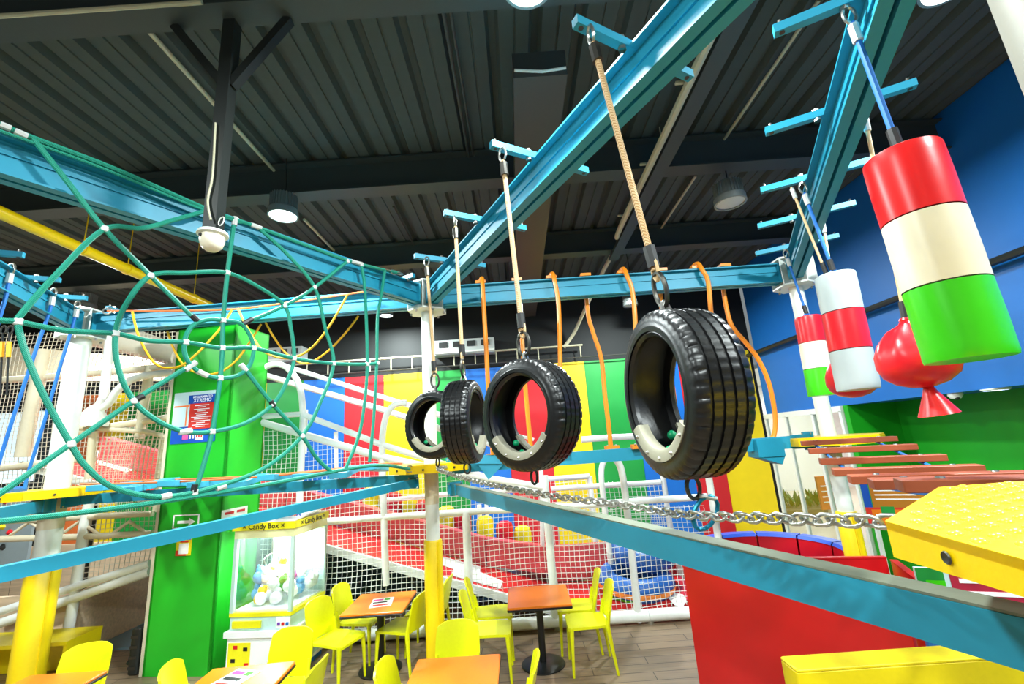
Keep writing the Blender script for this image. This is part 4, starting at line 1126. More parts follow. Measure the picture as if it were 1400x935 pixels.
# ------------------------------------------------------------------ dark zone above the stripes: air units, railing
for a, b, lb in (((594, 462), (677, 492), 'grey air outlet unit with four slots high on the dark back wall'), ((352, 477), (413, 500), 'grey air outlet unit beside the pillar top on the dark back wall')):
    p, q = aY(*a, 9.75), aY(*b, 9.75)
    cx, cz, w, h = (p.x + q.x) / 2, (p.z + q.z) / 2 + .05, q.x - p.x, 0.34
    t = thing('air_unit', lb, 'air unit', (cx, 9.8, cz))
    MB().box((cx, 9.85, cz), (w, 0.3, h)).build('case', mat('unit_grey', '#b4bcb8', 0.5), t, smooth=False)
    for k in range(4):
        MB().box((cx + (k - 1.5) * w * .235, 9.694, cz + .06), (w * .14, 0.02, h * .36)).build('slot', 'black_metal', t, smooth=False)
    MB().box((cx, 9.69, cz - .12), (w, 0.04, .04)).build('lip', 'white_paint', t, smooth=False)
p, q = aY(427, 497, 9.8), aY(655, 481, 9.8)
t = thing('cable_rail', 'thin pale cable rail with short uprights along the top of the striped wall', 'rail', (0, 9.85, 4.3))
zr_ = (p.z + q.z) / 2
MB().tube([(-5.0, 9.8, zr_), (1.6, 9.8, zr_)], 0.022, 6).build('upper_rail', 'pipe_cream', t)
MB().tube([(-5.0, 9.8, zr_ - .28), (4.2, 9.8, zr_ - .28)], 0.014, 6).build('lower_rail', 'duct_paint', t)
for k in range(14): MB().tube([(-4.7 + k * .48, 9.8, zr_ - .28), (-4.7 + k * .48, 9.8, zr_)], 0.014, 6).build('upright', 'pipe_cream', t)

# ------------------------------------------------------------------ green pillar with notices
F0, F1 = Vector((-4.56, 5.78, 0)), Vector((-3.70, 5.67, 0))
fu = (F1 - F0).normalized(); fn_ = Vector((fu.y, -fu.x, 0))
PIL = [F0, F1, F1 - fn_ * 0.66, F0 - fn_ * 0.66]
t = pillar = thing('pillar', 'bright green square pillar with notices, behind the rope web', 'pillar', tuple((F0 + F1) / 2))
HP = 4.17
for k in range(4):
    a, b = PIL[k], PIL[(k + 1) % 4]
    d = (b - a).normalized(); n_ = Vector((d.y, -d.x, 0))
    MB().slab([a, b, b + Vector((0, 0, HP)), a + Vector((0, 0, HP))], -n_ * 0.03).build('panel', 'pillar_green', t, smooth=False)
MB().slab([p + Vector((0, 0, HP)) for p in PIL], (0, 0, -.02)).build('top', 'pillar_green', t, smooth=False)
MB().slab([F0 - fu * .045, F0 - fu * .002, F0 - fu * .002 + Vector((0, 0, HP - .02)), F0 - fu * .045 + Vector((0, 0, HP - .02))], -fn_ * .12).build('edge_strip', 'cream_foam', t, 'cream edge strip', smooth=False)
def onP(x, y, off=0.004): return aP(x, y, F0, F1, 0) + fn_ * off
Zv = Vector((0, 0, 1))
def card(name, tl, br, m, parent, off, th=0.003, R=None):
    a = onP(*tl, off); b = onP(*br, off)
    return cardw(name, a, b, m, parent, fu, fn_, th)
def cardw(name, a, b, m, parent, u, n, th=0.003, label=None):
    w = (b - a).dot(u)
    return MB().slab([a, a + u * w, a + u * w + Zv * (b.z - a.z), a + Zv * (b.z - a.z)], -n * th).build(name, m, parent, label, smooth=False)
A = onP(240, 538, .006); B = onP(293, 603, .006)
t = thing('rules_poster', 'blue, red and pale rules poster headed REGLAMENTO XTREMO on the green pillar', 'poster', tuple(B))
W_ = (onP(296, 570, .006) - onP(236, 570, .006)).dot(fu); H_ = A.z - B.z
def pc(name, x0, y0, x1, y1, m, off):
    a = A + fu * W_ * x0 - Zv * H_ * y0 + fn_ * off; b = A + fu * W_ * x1 - Zv * H_ * y1 + fn_ * off
    return cardw(name, a, b, m, t, fu, fn_, 0.0025)
pc('sheet', 0, 0, 1, 1, 'poster_blue', 0)
pc('sky', 0.0, 0.0, .96, .68, 'poster_pale', 0.002)
pc('header', .34, .07, 1, .24, 'poster_blue', 0.004)
pc('rules', .38, .235, .93, .74, 'poster_red', 0.004)
pc('swing', .02, .26, .37, .29, 'stripe_orange', 0.004); pc('swing', .30, .29, .33, .66, 'stripe_orange', 0.004)
text_mesh('REGLAMENTO', 'heading', .044, 'text_white', t, A + fu * W_ * .66 - Zv * H_ * .115 + fn_ * .007, fu, Zv, .001)
text_mesh('XTREMO', 'heading', .066, 'text_white', t, A + fu * W_ * .66 - Zv * H_ * .185 + fn_ * .007, fu, Zv, .001)
rl = random.Random(4)
for k in range(12):
    wd = rl.uniform(.28, .46) if k % 2 == 0 else rl.uniform(.15, .34)
    y = .275 + k * .035 + (k // 2) * .006
    pc('text_line', .655 - wd / 2, y, .655 + wd / 2, y + .015, 'text_white', 0.006)
pc('logo_mark', .27, .83, .40, .93, 'plush_pink', 0.004)
for x0 in (.43, .50): pc('logo_mark', x0, .85, x0 + .03, .92, 'text_white', 0.004)
pc('logo_mark', .56, .82, .74, .95, 'text_white', 0.004)
for x0 in (.58, .63, .685): pc('logo_mark', x0, .845, x0 + .035, .91, 'text_red', 0.006)
# arrow sign
A = onP(238, 704, .006); B = onP(272, 722, .006)
t = thing('arrow_sign', 'small green sign with a white border and a white arrow on the pillar', 'sign', tuple(B))
W_ = (B - A).dot(fu); H_ = A.z - B.z
pc('sheet', 0, 0, 1, 1, 'pillar_green', 0)
for r_ in ((0, 0, 1, .1), (0, .9, 1, 1), (0, 0, .05, 1), (.95, 0, 1, 1)): pc('border', *r_, 'text_white', 0.002)
pc('arrow_shaft', .18, .42, .66, .62, 'text_white', 0.002)
MB().slab([A + fu * W_ * .62 - Zv * H_ * .25 + fn_ * .003, A + fu * W_ * .62 - Zv * H_ * .79 + fn_ * .003, A + fu * W_ * .86 - Zv * H_ * .52 + fn_ * .003], fn_ * .002).build('arrow_head', 'text_white', t, smooth=False)
# flyer
A = onP(243, 731, .006); B = onP(261, 759, .006)
t = thing('flyer', 'small yellow and red flyer with a blue badge on the pillar below the arrow sign', 'flyer', tuple(B))
W_ = (B - A).dot(fu); H_ = A.z - B.z
pc('sheet', 0, 0, 1, 1, 'panel_yellow', 0); pc('badge', .3, .04, .95, .26, 'poster_blue', .002); pc('badge', .45, .07, .8, .2, 'text_white', .004)
pc('band', .25, .3, .8, .38, 'poster_red', .002); pc('code_panel', .2, .42, .82, .92, 'paper', .002); pc('band', 0, .75, .16, 1, 'poster_red', .002); pc('band', .1, .93, .7, 1, 'poster_red', .003)
# small white notice on the right-hand side of the pillar
su = -fn_; sn = fu
p = aP(321, 700, PIL[1], PIL[2]) + sn * .004
t = thing('notice', 'small white notice with red letters on the right side of the pillar', 'notice', tuple(p))
cardw('sheet', p - su * .22 + Zv * .05, p + su * .22 - Zv * .07, 'paper', t, su, sn)
for k in range(2): cardw('text_line', p - su * (.17 - k * .2) + Zv * .02 + sn * .003, p - su * (.02 - k * .19) - Zv * .01 + sn * .003, 'text_red', t, su, sn)
# dark bag on the floor left of the pillar
p = aZ(185, 926, 0.0)
t = thing('black_speaker', 'tall black equipment case leaning on the left side of the pillar', 'case', (p.x, p.y, 0))
MB().rbox((-4.70, 5.98, 0.25), (0.13, 0.34, 0.50), 0.03, Matrix.Rotation(-.1, 3, 'Z')).build('body', 'black_metal', t)
for k in range(3): MB().tube([(-4.76, 5.87 + k * .09, .10 + k * .12), (-4.81, 5.85 + k * .09, .14 + k * .12)], .025, 8).build('knob', 'table_edge', t)
for k in range(4): MB().box((-4.72, 5.81, .08 + k * .11), (.09, .012, .03)).build('grille_bar', 'dark_steel', t, smooth=False)

# ------------------------------------------------------------------ candy machine
t = cm = thing('prize_machine', 'white and yellow lit glass prize machine full of plush toys beside the green pillar', 'vending machine')
w, d = 0.74, 0.72
def mbx(name, x0, x1, y0, y1, z0, z1, m, label=None, r=None):
    return MB().box(((x0 + x1) / 2, (y0 + y1) / 2, (z0 + z1) / 2), (x1 - x0, y1 - y0, z1 - z0)).build(name, m, cm, label, smooth=False)
hw_, hd = w / 2, d / 2          # front is -y, right side is +x
mbx('base', -hw_ + .02, hw_ - .02, -hd + .02, hd - .02, 0, .06, 'panel_blue', 'blue plinth')
mbx('cabinet', -hw_, hw_, -hd, hd, .06, .46, 'machine_white')
mbx('side_panel', hw_, hw_ + .006, -hd + .04, hd - .04, .10, .42, 'machine_aqua', 'aqua side panel with stickers')
mbx('counter', -hw_ - .03, hw_ + .03, -hd - .03, hd + .02, .46, .52, 'machine_white')
mbx('control_box', -hw_ + .01, hw_ - .01, -hd + .01, hd, .52, .66, 'machine_aqua')
mbx('trim_band', -hw_, hw_, -hd, hd, .66, .70, 'machine_yellow', 'yellow band')
for sx in (-1, 1):
    for sy in (-1, 1):
        x, y = sx * (hw_ - .02), sy * (hd - .02)
        mbx('corner_post', x - .02, x + .02, y - .02, y + .02, .70, 1.48, 'mint_frame')
mbx('back_panel', -hw_ + .04, hw_ - .04, hd - .03, hd - .015, .70, 1.48, 'mint_frame')
mbx('inner_post', .0, .06, hd - .06, hd - .035, .70, 1.48, 'machine_white')
mbx('pane', -hw_ + .04, hw_ - .04, -hd + .005, -hd + .01, .70, 1.48, 'glass_clear')
mbx('pane', hw_ - .01, hw_ - .005, -hd + .04, hd - .04, .70, 1.48, 'glass_clear')
mbx('pane', -hw_ + .005, -hw_ + .01, -hd + .04, hd - .04, .70, 1.48, 'glass_clear')
mbx('floor_tray', -hw_ + .04, hw_ - .04, -hd + .04, hd - .04, .70, .72, 'machine_white')
mbx('lower_header', -hw_ - .0, hw_ + .0, -hd - .0, hd, 1.48, 1.57, mat('header_pale', '#eef0b8', 0.35))
mbx('header', -hw_ - .02, hw_ + .02, -hd - .02, hd, 1.57, 1.65, 'machine_yellow', 'yellow header')
MB().slab([(-hw_ - .02, -hd - .02, 1.65), (hw_ + .02, -hd - .02, 1.65), (hw_ + .02, hd, 1.71), (-hw_ - .02, hd, 1.71)], (0, 0, .02)).build('roof', 'machine_white', cm, smooth=False)
mbx('light_strip', -hw_ + .08, hw_ - .08, -hd + .10, -hd + .14, 1.465, 1.478, 'machine_led')
mbx('light_strip', -hw_ + .08, hw_ - .08, hd - .14, hd - .10, 1.465, 1.478, 'machine_led')
ld = bpy.data.lights.new('machine_light', 'AREA'); ld.shape = 'RECTANGLE'; ld.size = .6; ld.size_y = .5; ld.energy = 20; ld.color = (.9, 1, 1)
lo = bpy.data.objects.new('machine_light', ld); COL.objects.link(lo); lo.parent = cm; lo.location = (0, 0, 1.455)
mbx('prize_tray', -.32, .02, -hd - .012, -hd + .02, .55, .62, 'machine_yellow'); mbx('button_panel', .2, .36, -hd - .004, -hd + .02, .54, .65, 'machine_white')
for k in range(3): mbx('button', .22 + k * .05, .25 + k * .05, -hd - .012, -hd - .003, .57, .60, ('text_purple', 'panel_red', 'panel_blue')[k])
mbx('door', -.36, .36, -hd - .012, -hd, .10, .42, 'machine_white'); mbx('sticker', -.34, -.08, -hd - .018, -hd - .011, .12, .41, 'machine_yellow', 'yellow sticker')
for k, (x, z) in enumerate(((-.28, .35), (-.16, .33), (-.3, .22), (-.14, .18), (-.22, .15))): mbx('sticker_print', x, x + .05, -hd - .021, -hd - .0175, z, z + .035, ('vinyl_red', 'table_edge', 'table_edge', 'vinyl_red', 'table_edge')[k])
for k in range(6): mbx('sticker_print', hw_ + .005, hw_ + .009, -.25 + (k % 3) * .16, -.15 + (k % 3) * .16, .16 + (k // 3) * .12, .24 + (k // 3) * .12, ('plush_green', 'table_edge', 'machine_yellow')[k % 3])
text_mesh('\u00d7 Candy Box \u00d7', 'lettering', .085, 'text_black', cm, (0, -hd - .021, 1.607), (1, 0, 0), Zv, .001, bold=.001)
text_mesh('\u00d7 Candy Box \u00d7', 'lettering', .085, 'text_black', cm, (hw_ + .021, 0, 1.607), (0, 1, 0), Zv, .001, bold=.001)
MB().tube([(-.1, -.05, 1.44), (-.1, -.05, 1.24)], .012, 8).build('claw_rod', 'steel', cm)
for k in range(3):
    a = k * 2.09
    MB().tube(crv([(-.1, -.05, 1.25), (-.1 + .09 * math.cos(a), -.05 + .09 * math.sin(a), 1.2), (-.1 + .06 * math.cos(a), -.05 + .06 * math.sin(a), 1.12)], 3), .008, 6).build('claw', 'steel', cm)
sgn = mbx('sign_board', -.05, .38, -hd + .10, -hd + .11, 1.66, 1.77, 'machine_white', 'white sign with coloured letters')
for k, ch in enumerate('CANDY BOX'):
    if ch != ' ': text_mesh(ch, 'letter', .085, ('text_red', 'stripe_yellow', 'text_blue', 'plush_green', 'text_purple', 'text_red', 'text_red', 'stripe_orange', 'text_blue')[k], sgn, (-.015 + k * .046, -hd + .097, 1.716), (1, 0, 0), Zv, .001, bold=.002)
CMP, CMR = Vector((-2.98, 5.77, 0)), math.radians(-6)
cm.location = CMP; cm.rotation_euler = (0, 0, CMR)
rp = random.Random(11)
protos = {}
RZ = Matrix.Rotation(CMR, 3, 'Z')
for k in range(46):
    lx = rp.uniform(-.26, .26); ly = rp.uniform(-.24, .24); cc = rp.choice(['white', 'white', 'white', 'white', 'yellow', 'yellow', 'pink', 'blue', 'green'])
    lz = .79 + (0 if k < 18 else .11 if k < 34 else .2) + (ly + .28) * .12
    if k >= 18: lx *= .8; ly *= .7
    P = RZ @ Vector((lx, ly, 0)) + CMP + Vector((0, 0, lz))
    if cc not in protos:
        o = thing('plush_toy', cc + ' plush toy in the heap inside the glass prize machine', 'plush toy', tuple(P), 'plush toys in the prize machine')
        MB().ball(P, .075, 10, 7, (1, .9, .95)).build('body', 'plush_' + cc, o)
        MB().ball(P + Vector((0, -.03, .075)), .05, 10, 7).build('head', 'plush_' + cc, o)
        m = MB()
        for s in (-1, 1): MB().ball(P + Vector((s * .035, -.03, .115)), .018, 6, 4).build('ear', 'plush_' + cc, o)
        protos[cc] = o
    else:
        o = copy_tree(protos[cc], None, P)
    o['label'] = '%s plush toy in the prize machine, %s layer, %s %s' % (cc, 'bottom' if k < 18 else 'middle' if k < 34 else 'top', 'front' if ly < -.06 else 'back' if ly > .06 else 'midway', 'left' if lx < -.08 else 'right' if lx > .08 else 'centre')
    o.rotation_euler = (rp.uniform(-.7, .7), rp.uniform(-.7, .7), rp.uniform(0, 6))

# ------------------------------------------------------------------ cafe tables and chairs
def make_table(x, y, label, s=0.68, h=0.68, rot=0.0):
    t = thing('cafe_table', label, 'table', (0, 0, 0), 'orange cafe tables')
    MB().rbox((0, 0, h - .012), (s, s, .024), .012).build('tabletop', 'table_orange', t)
    MB().rbox((0, 0, h - .034), (s + .004, s + .004, .022), .012).build('table_edge', 'table_edge', t, 'black edge')
    MB().lathe([(.038, .03), (.038, h - .06), (.12, h - .045)], n=16).build('column', 'table_edge', t)
    MB().lathe([(0, 0), (.235, 0), (.235, .012), (.20, .022), (.06, .034), (0, .036)], n=32).build('base', 'table_edge', t)
    t.location = (x, y, 0); t.rotation_euler = (0, 0, rot); return t
chair_proto = None
def make_chair():
    t = thing('cafe_chair', '', 'chair', (0, 0, 0), 'yellow plastic chairs'); m = 'chair_yellow'
    # faces +x.  seat shell
    nx, ny = 7, 7; top = []; 
    for i in range(nx):
        for j in range(ny):
            u = i / (nx - 1); v = j / (ny - 1) * 2 - 1
            w = .205 - .012 * (1 - u) * 1.2 - (.02 if i in (0, nx - 1) else 0) * (1 if abs(v) == 1 else 0)
            top.append(Vector((-.20 + .42 * u, v * w, .452 - .016 * math.sin(PI * u) * (1 - v * v) - .012 * max(0, u - .8) * 5)))
    n = len(top); vs = top + [p - Vector((0, 0, .026)) for p in top]; fs = []
    for i in range(nx - 1):
        for j in range(ny - 1):
            a = i * ny + j; q = (a, a + 1, a + ny + 1, a + ny); fs.append(q); fs.append(tuple(n + k for k in reversed(q)))
    rim = [j for j in range(ny)] + [i * ny + ny - 1 for i in range(1, nx)] + [(nx - 1) * ny + j for j in range(ny - 2, -1, -1)] + [i * ny for i in range(nx - 2, 0, -1)]
    for k in range(len(rim)): a, b = rim[k], rim[(k + 1) % len(rim)]; fs.append((a, b, n + b, n + a))
    MB().add(vs, fs).build('seat', m, t)
    # backrest shell, one curved panel
    nz = 9; ny = 9; vs = []
    for i in range(nz):
        u = i / (nz - 1); z = .446 + .372 * u
        wd = (.185 + .012 * math.sin(PI * min(1, u * 1.1))) * (1.0 if u < .86 else 1.0 - (u - .86) * .5)
        for j in range(ny):
            v = j / (ny - 1) * 2 - 1
            vs.append(Vector((-.195 - .085 * u ** 1.2 - .028 * (1 - v * v), v * wd, z - (.035 * v ** 4 if u > .95 else 0))))
    n = len(vs); vs = vs + [p + Vector((-.018, 0, 0)) for p in vs]; fs = []
    for i in range(nz - 1):
        for j in range(ny - 1):
            a = i * ny + j; q = (a, a + 1, a + ny + 1, a + ny); fs.append(q); fs.append(tuple(n + k for k in reversed(q)))
    rim = [j for j in range(ny)] + [i * ny + ny - 1 for i in range(1, nz)] + [(nz - 1) * ny + j for j in range(ny - 2, -1, -1)] + [i * ny for i in range(nz - 2, 0, -1)]
    for k in range(len(rim)): a, b = rim[k], rim[(k + 1) % len(rim)]; fs.append((a, b, n + b, n + a))
    MB().add(vs, fs).build('backrest', m, t)
    for s in (-1, 1):
        MB().tube([(.205, s * .20, 0), (.195, s * .192, .25), (.185, s * .18, .445)], [.013, .018, .025], 8).build('leg', m, t)
        MB().tube([(-.245, s * .205, 0), (-.215, s * .197, .22), (-.19, s * .185, .44)], [.013, .018, .024], 8).build('leg', m, t)
        MB().tube([(-.19, s * .185, .43), (-.20, s * .184, .50), (-.215, s * .182, .58)], [.024, .018, .012], 8).build('side_rail', m, t)
    MB().tube([(.19, -.18, .425), (.19, .18, .425)], .016, 8).build('front_rail', m, t)
    return t
def chair(x, y, rot, label):
    global chair_proto
    if chair_proto is None: chair_proto = o = make_chair()
    else: o = copy_tree(chair_proto)
    o.location = (x, y, 0); o.rotation_euler = (0, 0, math.radians(rot)); o['label'] = label
    return o
TA, TB = Vector((.10, 5.42)), Vector((-1.71, 5.56))
make_table(TA.x, TA.y, 'orange square table in the middle, below the second tyre')
make_table(TB.x, TB.y, 'orange square table with a menu between the prize machine and the yellow padded post')
chair(-.44, 5.26, 0, 'yellow chair at the left of the middle table, nearer the camera')
chair(-.44, 5.74, 4, 'yellow chair at the left of the middle table, nearer the net')
chair(.60, 5.30, 180, 'yellow chair at the right of the middle table, nearer the camera')
chair(.54, 5.76, 176, 'yellow chair at the right of the middle table, nearer the net')
chair(-2.09, 5.28, -20, 'yellow chair in front of the prize machine, nearer the camera')
chair(-2.02, 5.82, -8, 'yellow chair between the prize machine and the net')
chair(-1.45, 5.50, 160, 'yellow chair against the yellow padded post, nearer the camera')
chair(-1.26, 5.96, 172, 'yellow chair behind the yellow padded post')
c = aZ(628, 897, .68); TC = Vector((c.x, c.y - .34))
make_table(TC.x, TC.y, 'orange table cut by the bottom edge, in the middle of the front row')
chair(TC.x - .06, TC.y + .42, -90, 'yellow chair behind the front middle table, its back to the net')
c = aZ(728, 897, .80); chair(c.x - .27, c.y, 176, 'yellow chair seen from the side at the right of the front middle table')
c = aZ(526, 909, .80); chair(c.x + .27, c.y, -4, 'yellow chair at the left of the front middle table, only its back showing')
c = aZ(352, 908, .68); TD = Vector((c.x, c.y - .34))
make_table(TD.x, TD.y, 'glossy orange table with a menu, cut by the bottom edge, before the prize machine', rot=.06)
chair(TD.x + .12, TD.y + .42, -90, 'yellow chair behind the table in front of the prize machine')
c = aZ(433, 905, .80); chair(c.x - .27, c.y, 178, 'yellow chair at the right of the table in front of the prize machine')
c = aZ(236, 910, .80); chair(c.x + .26, c.y + .07, 15, 'yellow chair in front of the green pillar, cut by the bottom edge')
c = aZ(95, 919, .68); TE = Vector((c.x, c.y - .34))
make_table(TE.x, TE.y, 'orange table at the lower left corner by the thick padded post')
chair(TE.x + .02, TE.y + .28, -75, 'yellow chair behind the lower left corner table')
def menu(x, y, rot, label, h=.68):
    t = thing('menu_card', label, 'menu', (0, 0, 0), 'menu cards on the tables')
    MB().box((0, 0, h + .002), (.24, .30, .003)).build('card', 'paper', t, smooth=False)
    for k, (a, b, ww, hh, m) in enumerate(((-.05, .09, .11, .05, 'plush_pink'), (.05, .09, .06, .06, 'plush_green'), (-.02, 0, .16, .04, 'text_black'), (0, -.09, .18, .05, 'poster_red'))):
        MB().box((a, b, h + .0042), (ww, hh, .0012)).build('print', m, t, smooth=False)
    t.location = (x, y, 0); t.rotation_euler = (0, 0, rot)
menu(TB.x + .02, TB.y - .02, .15, 'printed menu card on the table beside the yellow padded post')
menu(TD.x - .05, TD.y + .10, -.3, 'printed menu card on the table in front of the prize machine')

# yellow bench at the lower left
t = thing('yellow_bench', 'yellow box bench behind the thick padded post at the lower left', 'bench', (-6.1, 5.95, 0))
MB().box((-6.12, 5.92, .43), (1.4, .46, .04)).build('seat', 'panel_yellow', t, smooth=False)
MB().box((-5.44, 5.92, .205), (.04, .44, .41)).build('end_panel', 'panel_yellow', t, smooth=False); MB().box((-6.80, 5.92, .205), (.04, .44, .41)).build('end_panel', 'panel_yellow', t, smooth=False)
MB().box((-6.12, 6.13, .205), (1.3, .03, .41)).build('back_panel', 'panel_yellow', t, smooth=False)

# ------------------------------------------------------------------ red pen, ring and panels at the lower right
def wall_panel(name, a, b, z0, z1, th, m, label, cat):
    a, b = Vector(a), Vector(b); d = (b - a).normalized(); n_ = Vector((-d.y, d.x, 0))
    t = thing(name, label, cat, tuple((a + b) / 2)); t['kind'] = 'thing'
    L = (b - a).length
    MB().rbox((a + b) / 2 + Vector((0, 0, (z0 + z1) / 2)), (L, th, z1 - z0), .008, Matrix.Rotation(math.atan2(d.y, d.x), 3, 'Z')).build('panel', m, t)
    MB().bar(a + Vector((0, 0, z1 + .004)), b + Vector((0, 0, z1 + .004)), th + .006, .012).build('top_edge', m, t, smooth=False)
    for f in (.06, .94):
        MB().box(a.lerp(b, f) + Vector((0, 0, .02)) + n_ * (th * .5 + .02), (.06, .06, .04)).build('foot', m, t, smooth=False)
    return t
ZP = 1.06
wall_panel('red_partition', (1.545, 4.74, 0), (2.40, 3.15, 0), 0.0, ZP, .05, 'panel_red', 'large red panel wall in the lower right, under the near low rail', 'panel')
wall_panel('red_partition', (2.36, 4.80, 0), (3.40, 4.58, 0), 0.0, ZP, .05, 'panel_red', 'far red panel wall of the pen, behind the low rail', 'panel')
wall_panel('red_partition', (3.44, 4.54, 0), (3.02, 3.60, 0), 0.0, ZP - .02, .05, 'panel_red', 'short red side panel of the pen under the studded platform', 'panel')
wall_panel('blue_partition', (2.46, 3.14, 0), (3.3, 2.86, 0), 0.0, ZP - .02, .05, 'panel_blue', 'blue panel between the red wall and the yellow one', 'panel')
p = aZ(1066, 900, 1.2)
t = thing('yellow_block', 'thick yellow padded wall at the bottom right corner', 'wall block', (2.2, 2.6, 0))
MB().rbox((p.x + .85, p.y - .07, .60), (1.7, .14, 1.2), .015).build('block', 'panel_yellow', t)
MB().rbox((p.x + .85, p.y - .07, 1.203), (1.7, .142, .012), .015).build('top_edge', 'panel_yellow', t)
# padded ring pool
t = thing('padded_pool', 'round padded pool with red sides and a blue rim behind the low rail', 'ball pool', (3.55, 7.1, 0))
cx, cy, R0, R1 = 3.55, 7.0, 0.92, 1.12
for k in range(10):
    a0 = 2 * PI * k / 10 + .02; a1 = a0 + 2 * PI / 10 - .03
    prof = [(R0, .02), (R0 - .02, .3), (R0, .58), (R1, .58), (R1 + .02, .3), (R1, .02)]
    MB().lathe(prof, (cx, cy, 0), n=8, a0=a0, a1=a1, closed=True).build('side_pad', 'vinyl_red', t)
    MB().lathe([(R0 - .01, .585), (R0 + .02, .63), (R1 - .02, .63), (R1 + .01, .585)], (cx, cy, 0), n=8, a0=a0, a1=a1, closed=True).build('rim_pad', 'ring_blue', t)
MB().lathe([(0, .03), (R0, .03)], (cx, cy, 0), n=32).build('floor_pad', 'pit_blue', t)
p = aZ(1028, 762, .5)
t = thing('foam_wedge', 'yellow and white foam wedge lying in the padded pool', 'foam block', (p.x, 6.6, .04))
MB().slab([(p.x - .15, 6.5, .04), (p.x + .25, 6.5, .04), (p.x + .05, 6.5, .5)], (0, .3, 0)).build('wedge', 'panel_yellow', t, smooth=False)
MB().slab([(p.x + .1, 6.51, .42), (p.x + .28, 6.51, .04), (p.x + .36, 6.51, .3)], (0, .28, 0)).build('wedge', 'white_foam', t, smooth=False)

# notice boards at the right
def board(name, px, Y, w, h, label, cols, lines, tilt=0.0):
    c = aY(*px, Y)
    t = thing(name, label, 'notice board', tuple(c))
    x = Vector((math.cos(tilt), math.sin(tilt), 0)); n_ = Vector((x.y, -x.x, 0))
    MB().slab([c, c + x * w, c + x * w - Zv * h, c - Zv * h], -n_ * .03).build('board', cols[0], t, smooth=False)
    for k, (x0, y0, x1, y1, m) in enumerate(lines):
        a = c + x * w * x0 - Zv * h * y0 + n_ * (.003 + .001 * k / max(1, len(lines)) + (.002 if m.startswith('text') else 0)); b = c + x * w * x1 - Zv * h * y1
        ww = w * (x1 - x0)
        MB().slab([a, a + x * ww, a + x * ww - Zv * h * (y1 - y0), a - Zv * h * (y1 - y0)], -n_ * .003).build('text_line' if m.startswith('text') else 'print', m, t, smooth=False)
    for f in (.08, .92):
        q = c + x * w * f - n_ * .05
        MB().bar((q.x, q.y, 0), (q.x, q.y, c.z - h * .3), .04, .04, up=(0, 1, 0)).build('leg', 'white_paint', t, smooth=False)
    return t
rl = random.Random(8)
ln = [(0.0, 0, .1, 1, 'stripe_green'), (.03, .1, .1, .5, 'vinyl_green'), (.12, .02, .52, .98, 'poster_maroon'), (.54, .0, .62, 1, 'vinyl_green'), (.64, .02, 1, .98, 'poster_maroon')]
for k in range(9):
    ln.append((.15, .08 + k * .1, .15 + rl.uniform(.25, .34), .115 + k * .1, 'text_white')); ln.append((.67, .08 + k * .1, .67 + rl.uniform(.2, .3), .115 + k * .1, 'text_white'))
board('rules_board', (1250, 776), 3.35, 1.5, .75, 'rules board with maroon text blocks under the studded platform', ['poster_pale'], ln, -.35)
ln = [(0, 0, .08, .62, 'poster_blue'), (.09, .04, .78, .66, 'poster_orange'), (.80, .1, 1, .75, 'poster_blue'), (.0, .62, .5, .98, 'poster_red'), (.06, .66, .5, .95, 'table_orange'), (.5, .7, .98, .97, 'stripe_green'), (.16, .60, .3, .74, 'stripe_green'), (.6, .76, .78, .9, 'paper'), (.7, .8, .84, .92, 'poster_blue')]
for k in range(5): ln.append((.13, .1 + k * .085, .13 + rl.uniform(.4, .6), .125 + k * .085, 'text_white'))
ln.append((.45, .58, .75, .60, 'text_black'))
board('info_board', (1173, 652), 6.2, 1.0, .62, 'orange and green information board under the planks at the alcove', ['stripe_green'], ln, -.5)

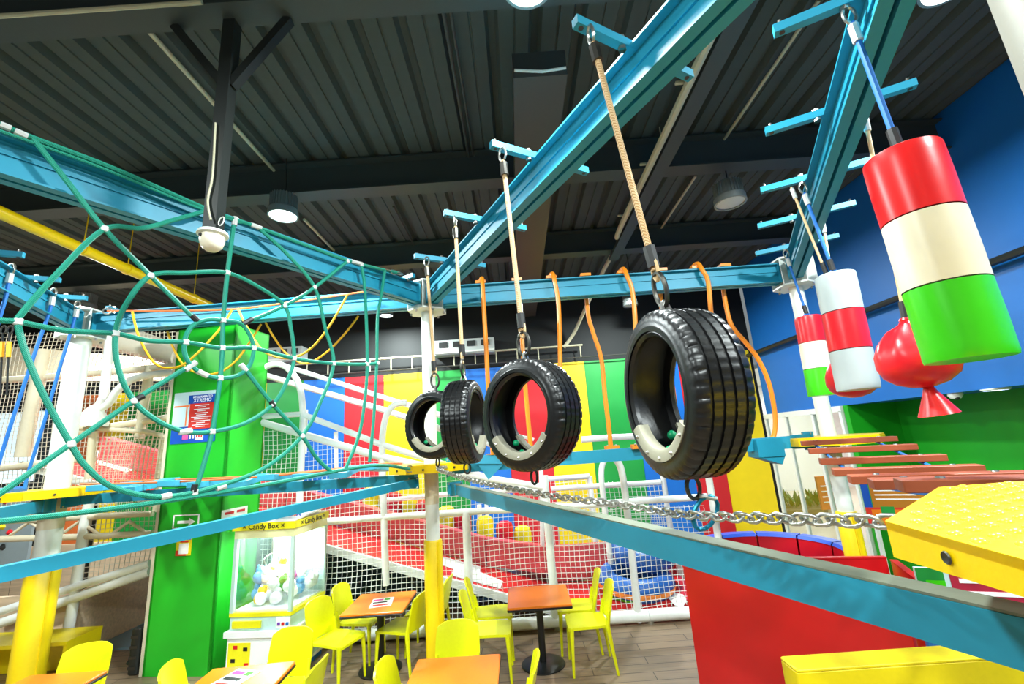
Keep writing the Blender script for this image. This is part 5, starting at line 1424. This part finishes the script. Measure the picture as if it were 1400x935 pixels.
# soffit camera and downlight on the alcove edge
p = aX(1308, 547, 5.6)
t = thing('dome_camera', 'small white dome camera under the edge of the blue wall', 'camera', (p.x, p.y, 2.6))
MB().lathe([(.075, 2.6), (.075, 2.57), (.05, 2.53), (0, 2.52)], (5.6, p.y, 0), n=16).build('housing', 'white_paint', t); MB().ball((5.585, p.y - .03, 2.535), .028, 8, 6).build('lens', 'black_metal', t)
p = aX(1362, 543, 5.6)
t = thing('downlight', 'white lit downlight under the edge of the blue wall at the right', 'lamp', (5.6, p.y, 2.6))
MB().lathe([(.13, 2.6), (.13, 2.585), (.11, 2.575)], (5.62, p.y, 0), n=20).build('rim', 'white_paint', t); MB().lathe([(0, 2.58), (.11, 2.58)], (5.62, p.y, 0), n=20).build('diffuser', 'led_white', t)

# planter and sign in the mall
t = thing('planter', 'low planted bed with green shrubs in the mall outside the glass', 'planter', (7.6, 12.9, 0))
MB().rbox((7.6, 12.9, .08), (1.9, 1.1, .16), .05).build('bed', 'soil', t)
lf = random.Random(3)
for k in range(90):
    b = Vector((7.6 + lf.uniform(-.8, .8), 12.9 + lf.uniform(-.4, .4), .16)); h = lf.uniform(.15, .45); a = lf.uniform(0, 6.28)
    d = Vector((math.cos(a) * .2, math.sin(a) * .2, h)); s = Vector((-math.sin(a), math.cos(a), 0)) * .065
    MB().add([b, b + d * .5 + s, b + d, b + d * .5 - s, b + d * .5 + Vector((0, 0, .03))], [(0, 1, 4), (1, 2, 4), (2, 3, 4), (3, 0, 4)]).build('leaf', 'leaf', t, smooth=False)
p = aY(1127, 655, 9.0)
t = thing('mall_sign', 'small orange-red standing sign in the mall outside the glass', 'sign', (p.x + 1.2, 11, 0))
q = aY(1127, 655, 11.0)
MB().box((q.x, 11.0, q.z - .3), (.42, .06, .75)).build('sheet', 'stripe_orange', t, smooth=False); MB().box((q.x, 11.05, q.z * .3), (.06, .05, q.z * .7)).build('leg', 'steel', t, smooth=False)
for k in range(4): MB().box((q.x, 10.965, q.z - .15 - k * .12), (.3, .006, .03)).build('text_line', 'text_white', t, smooth=False)
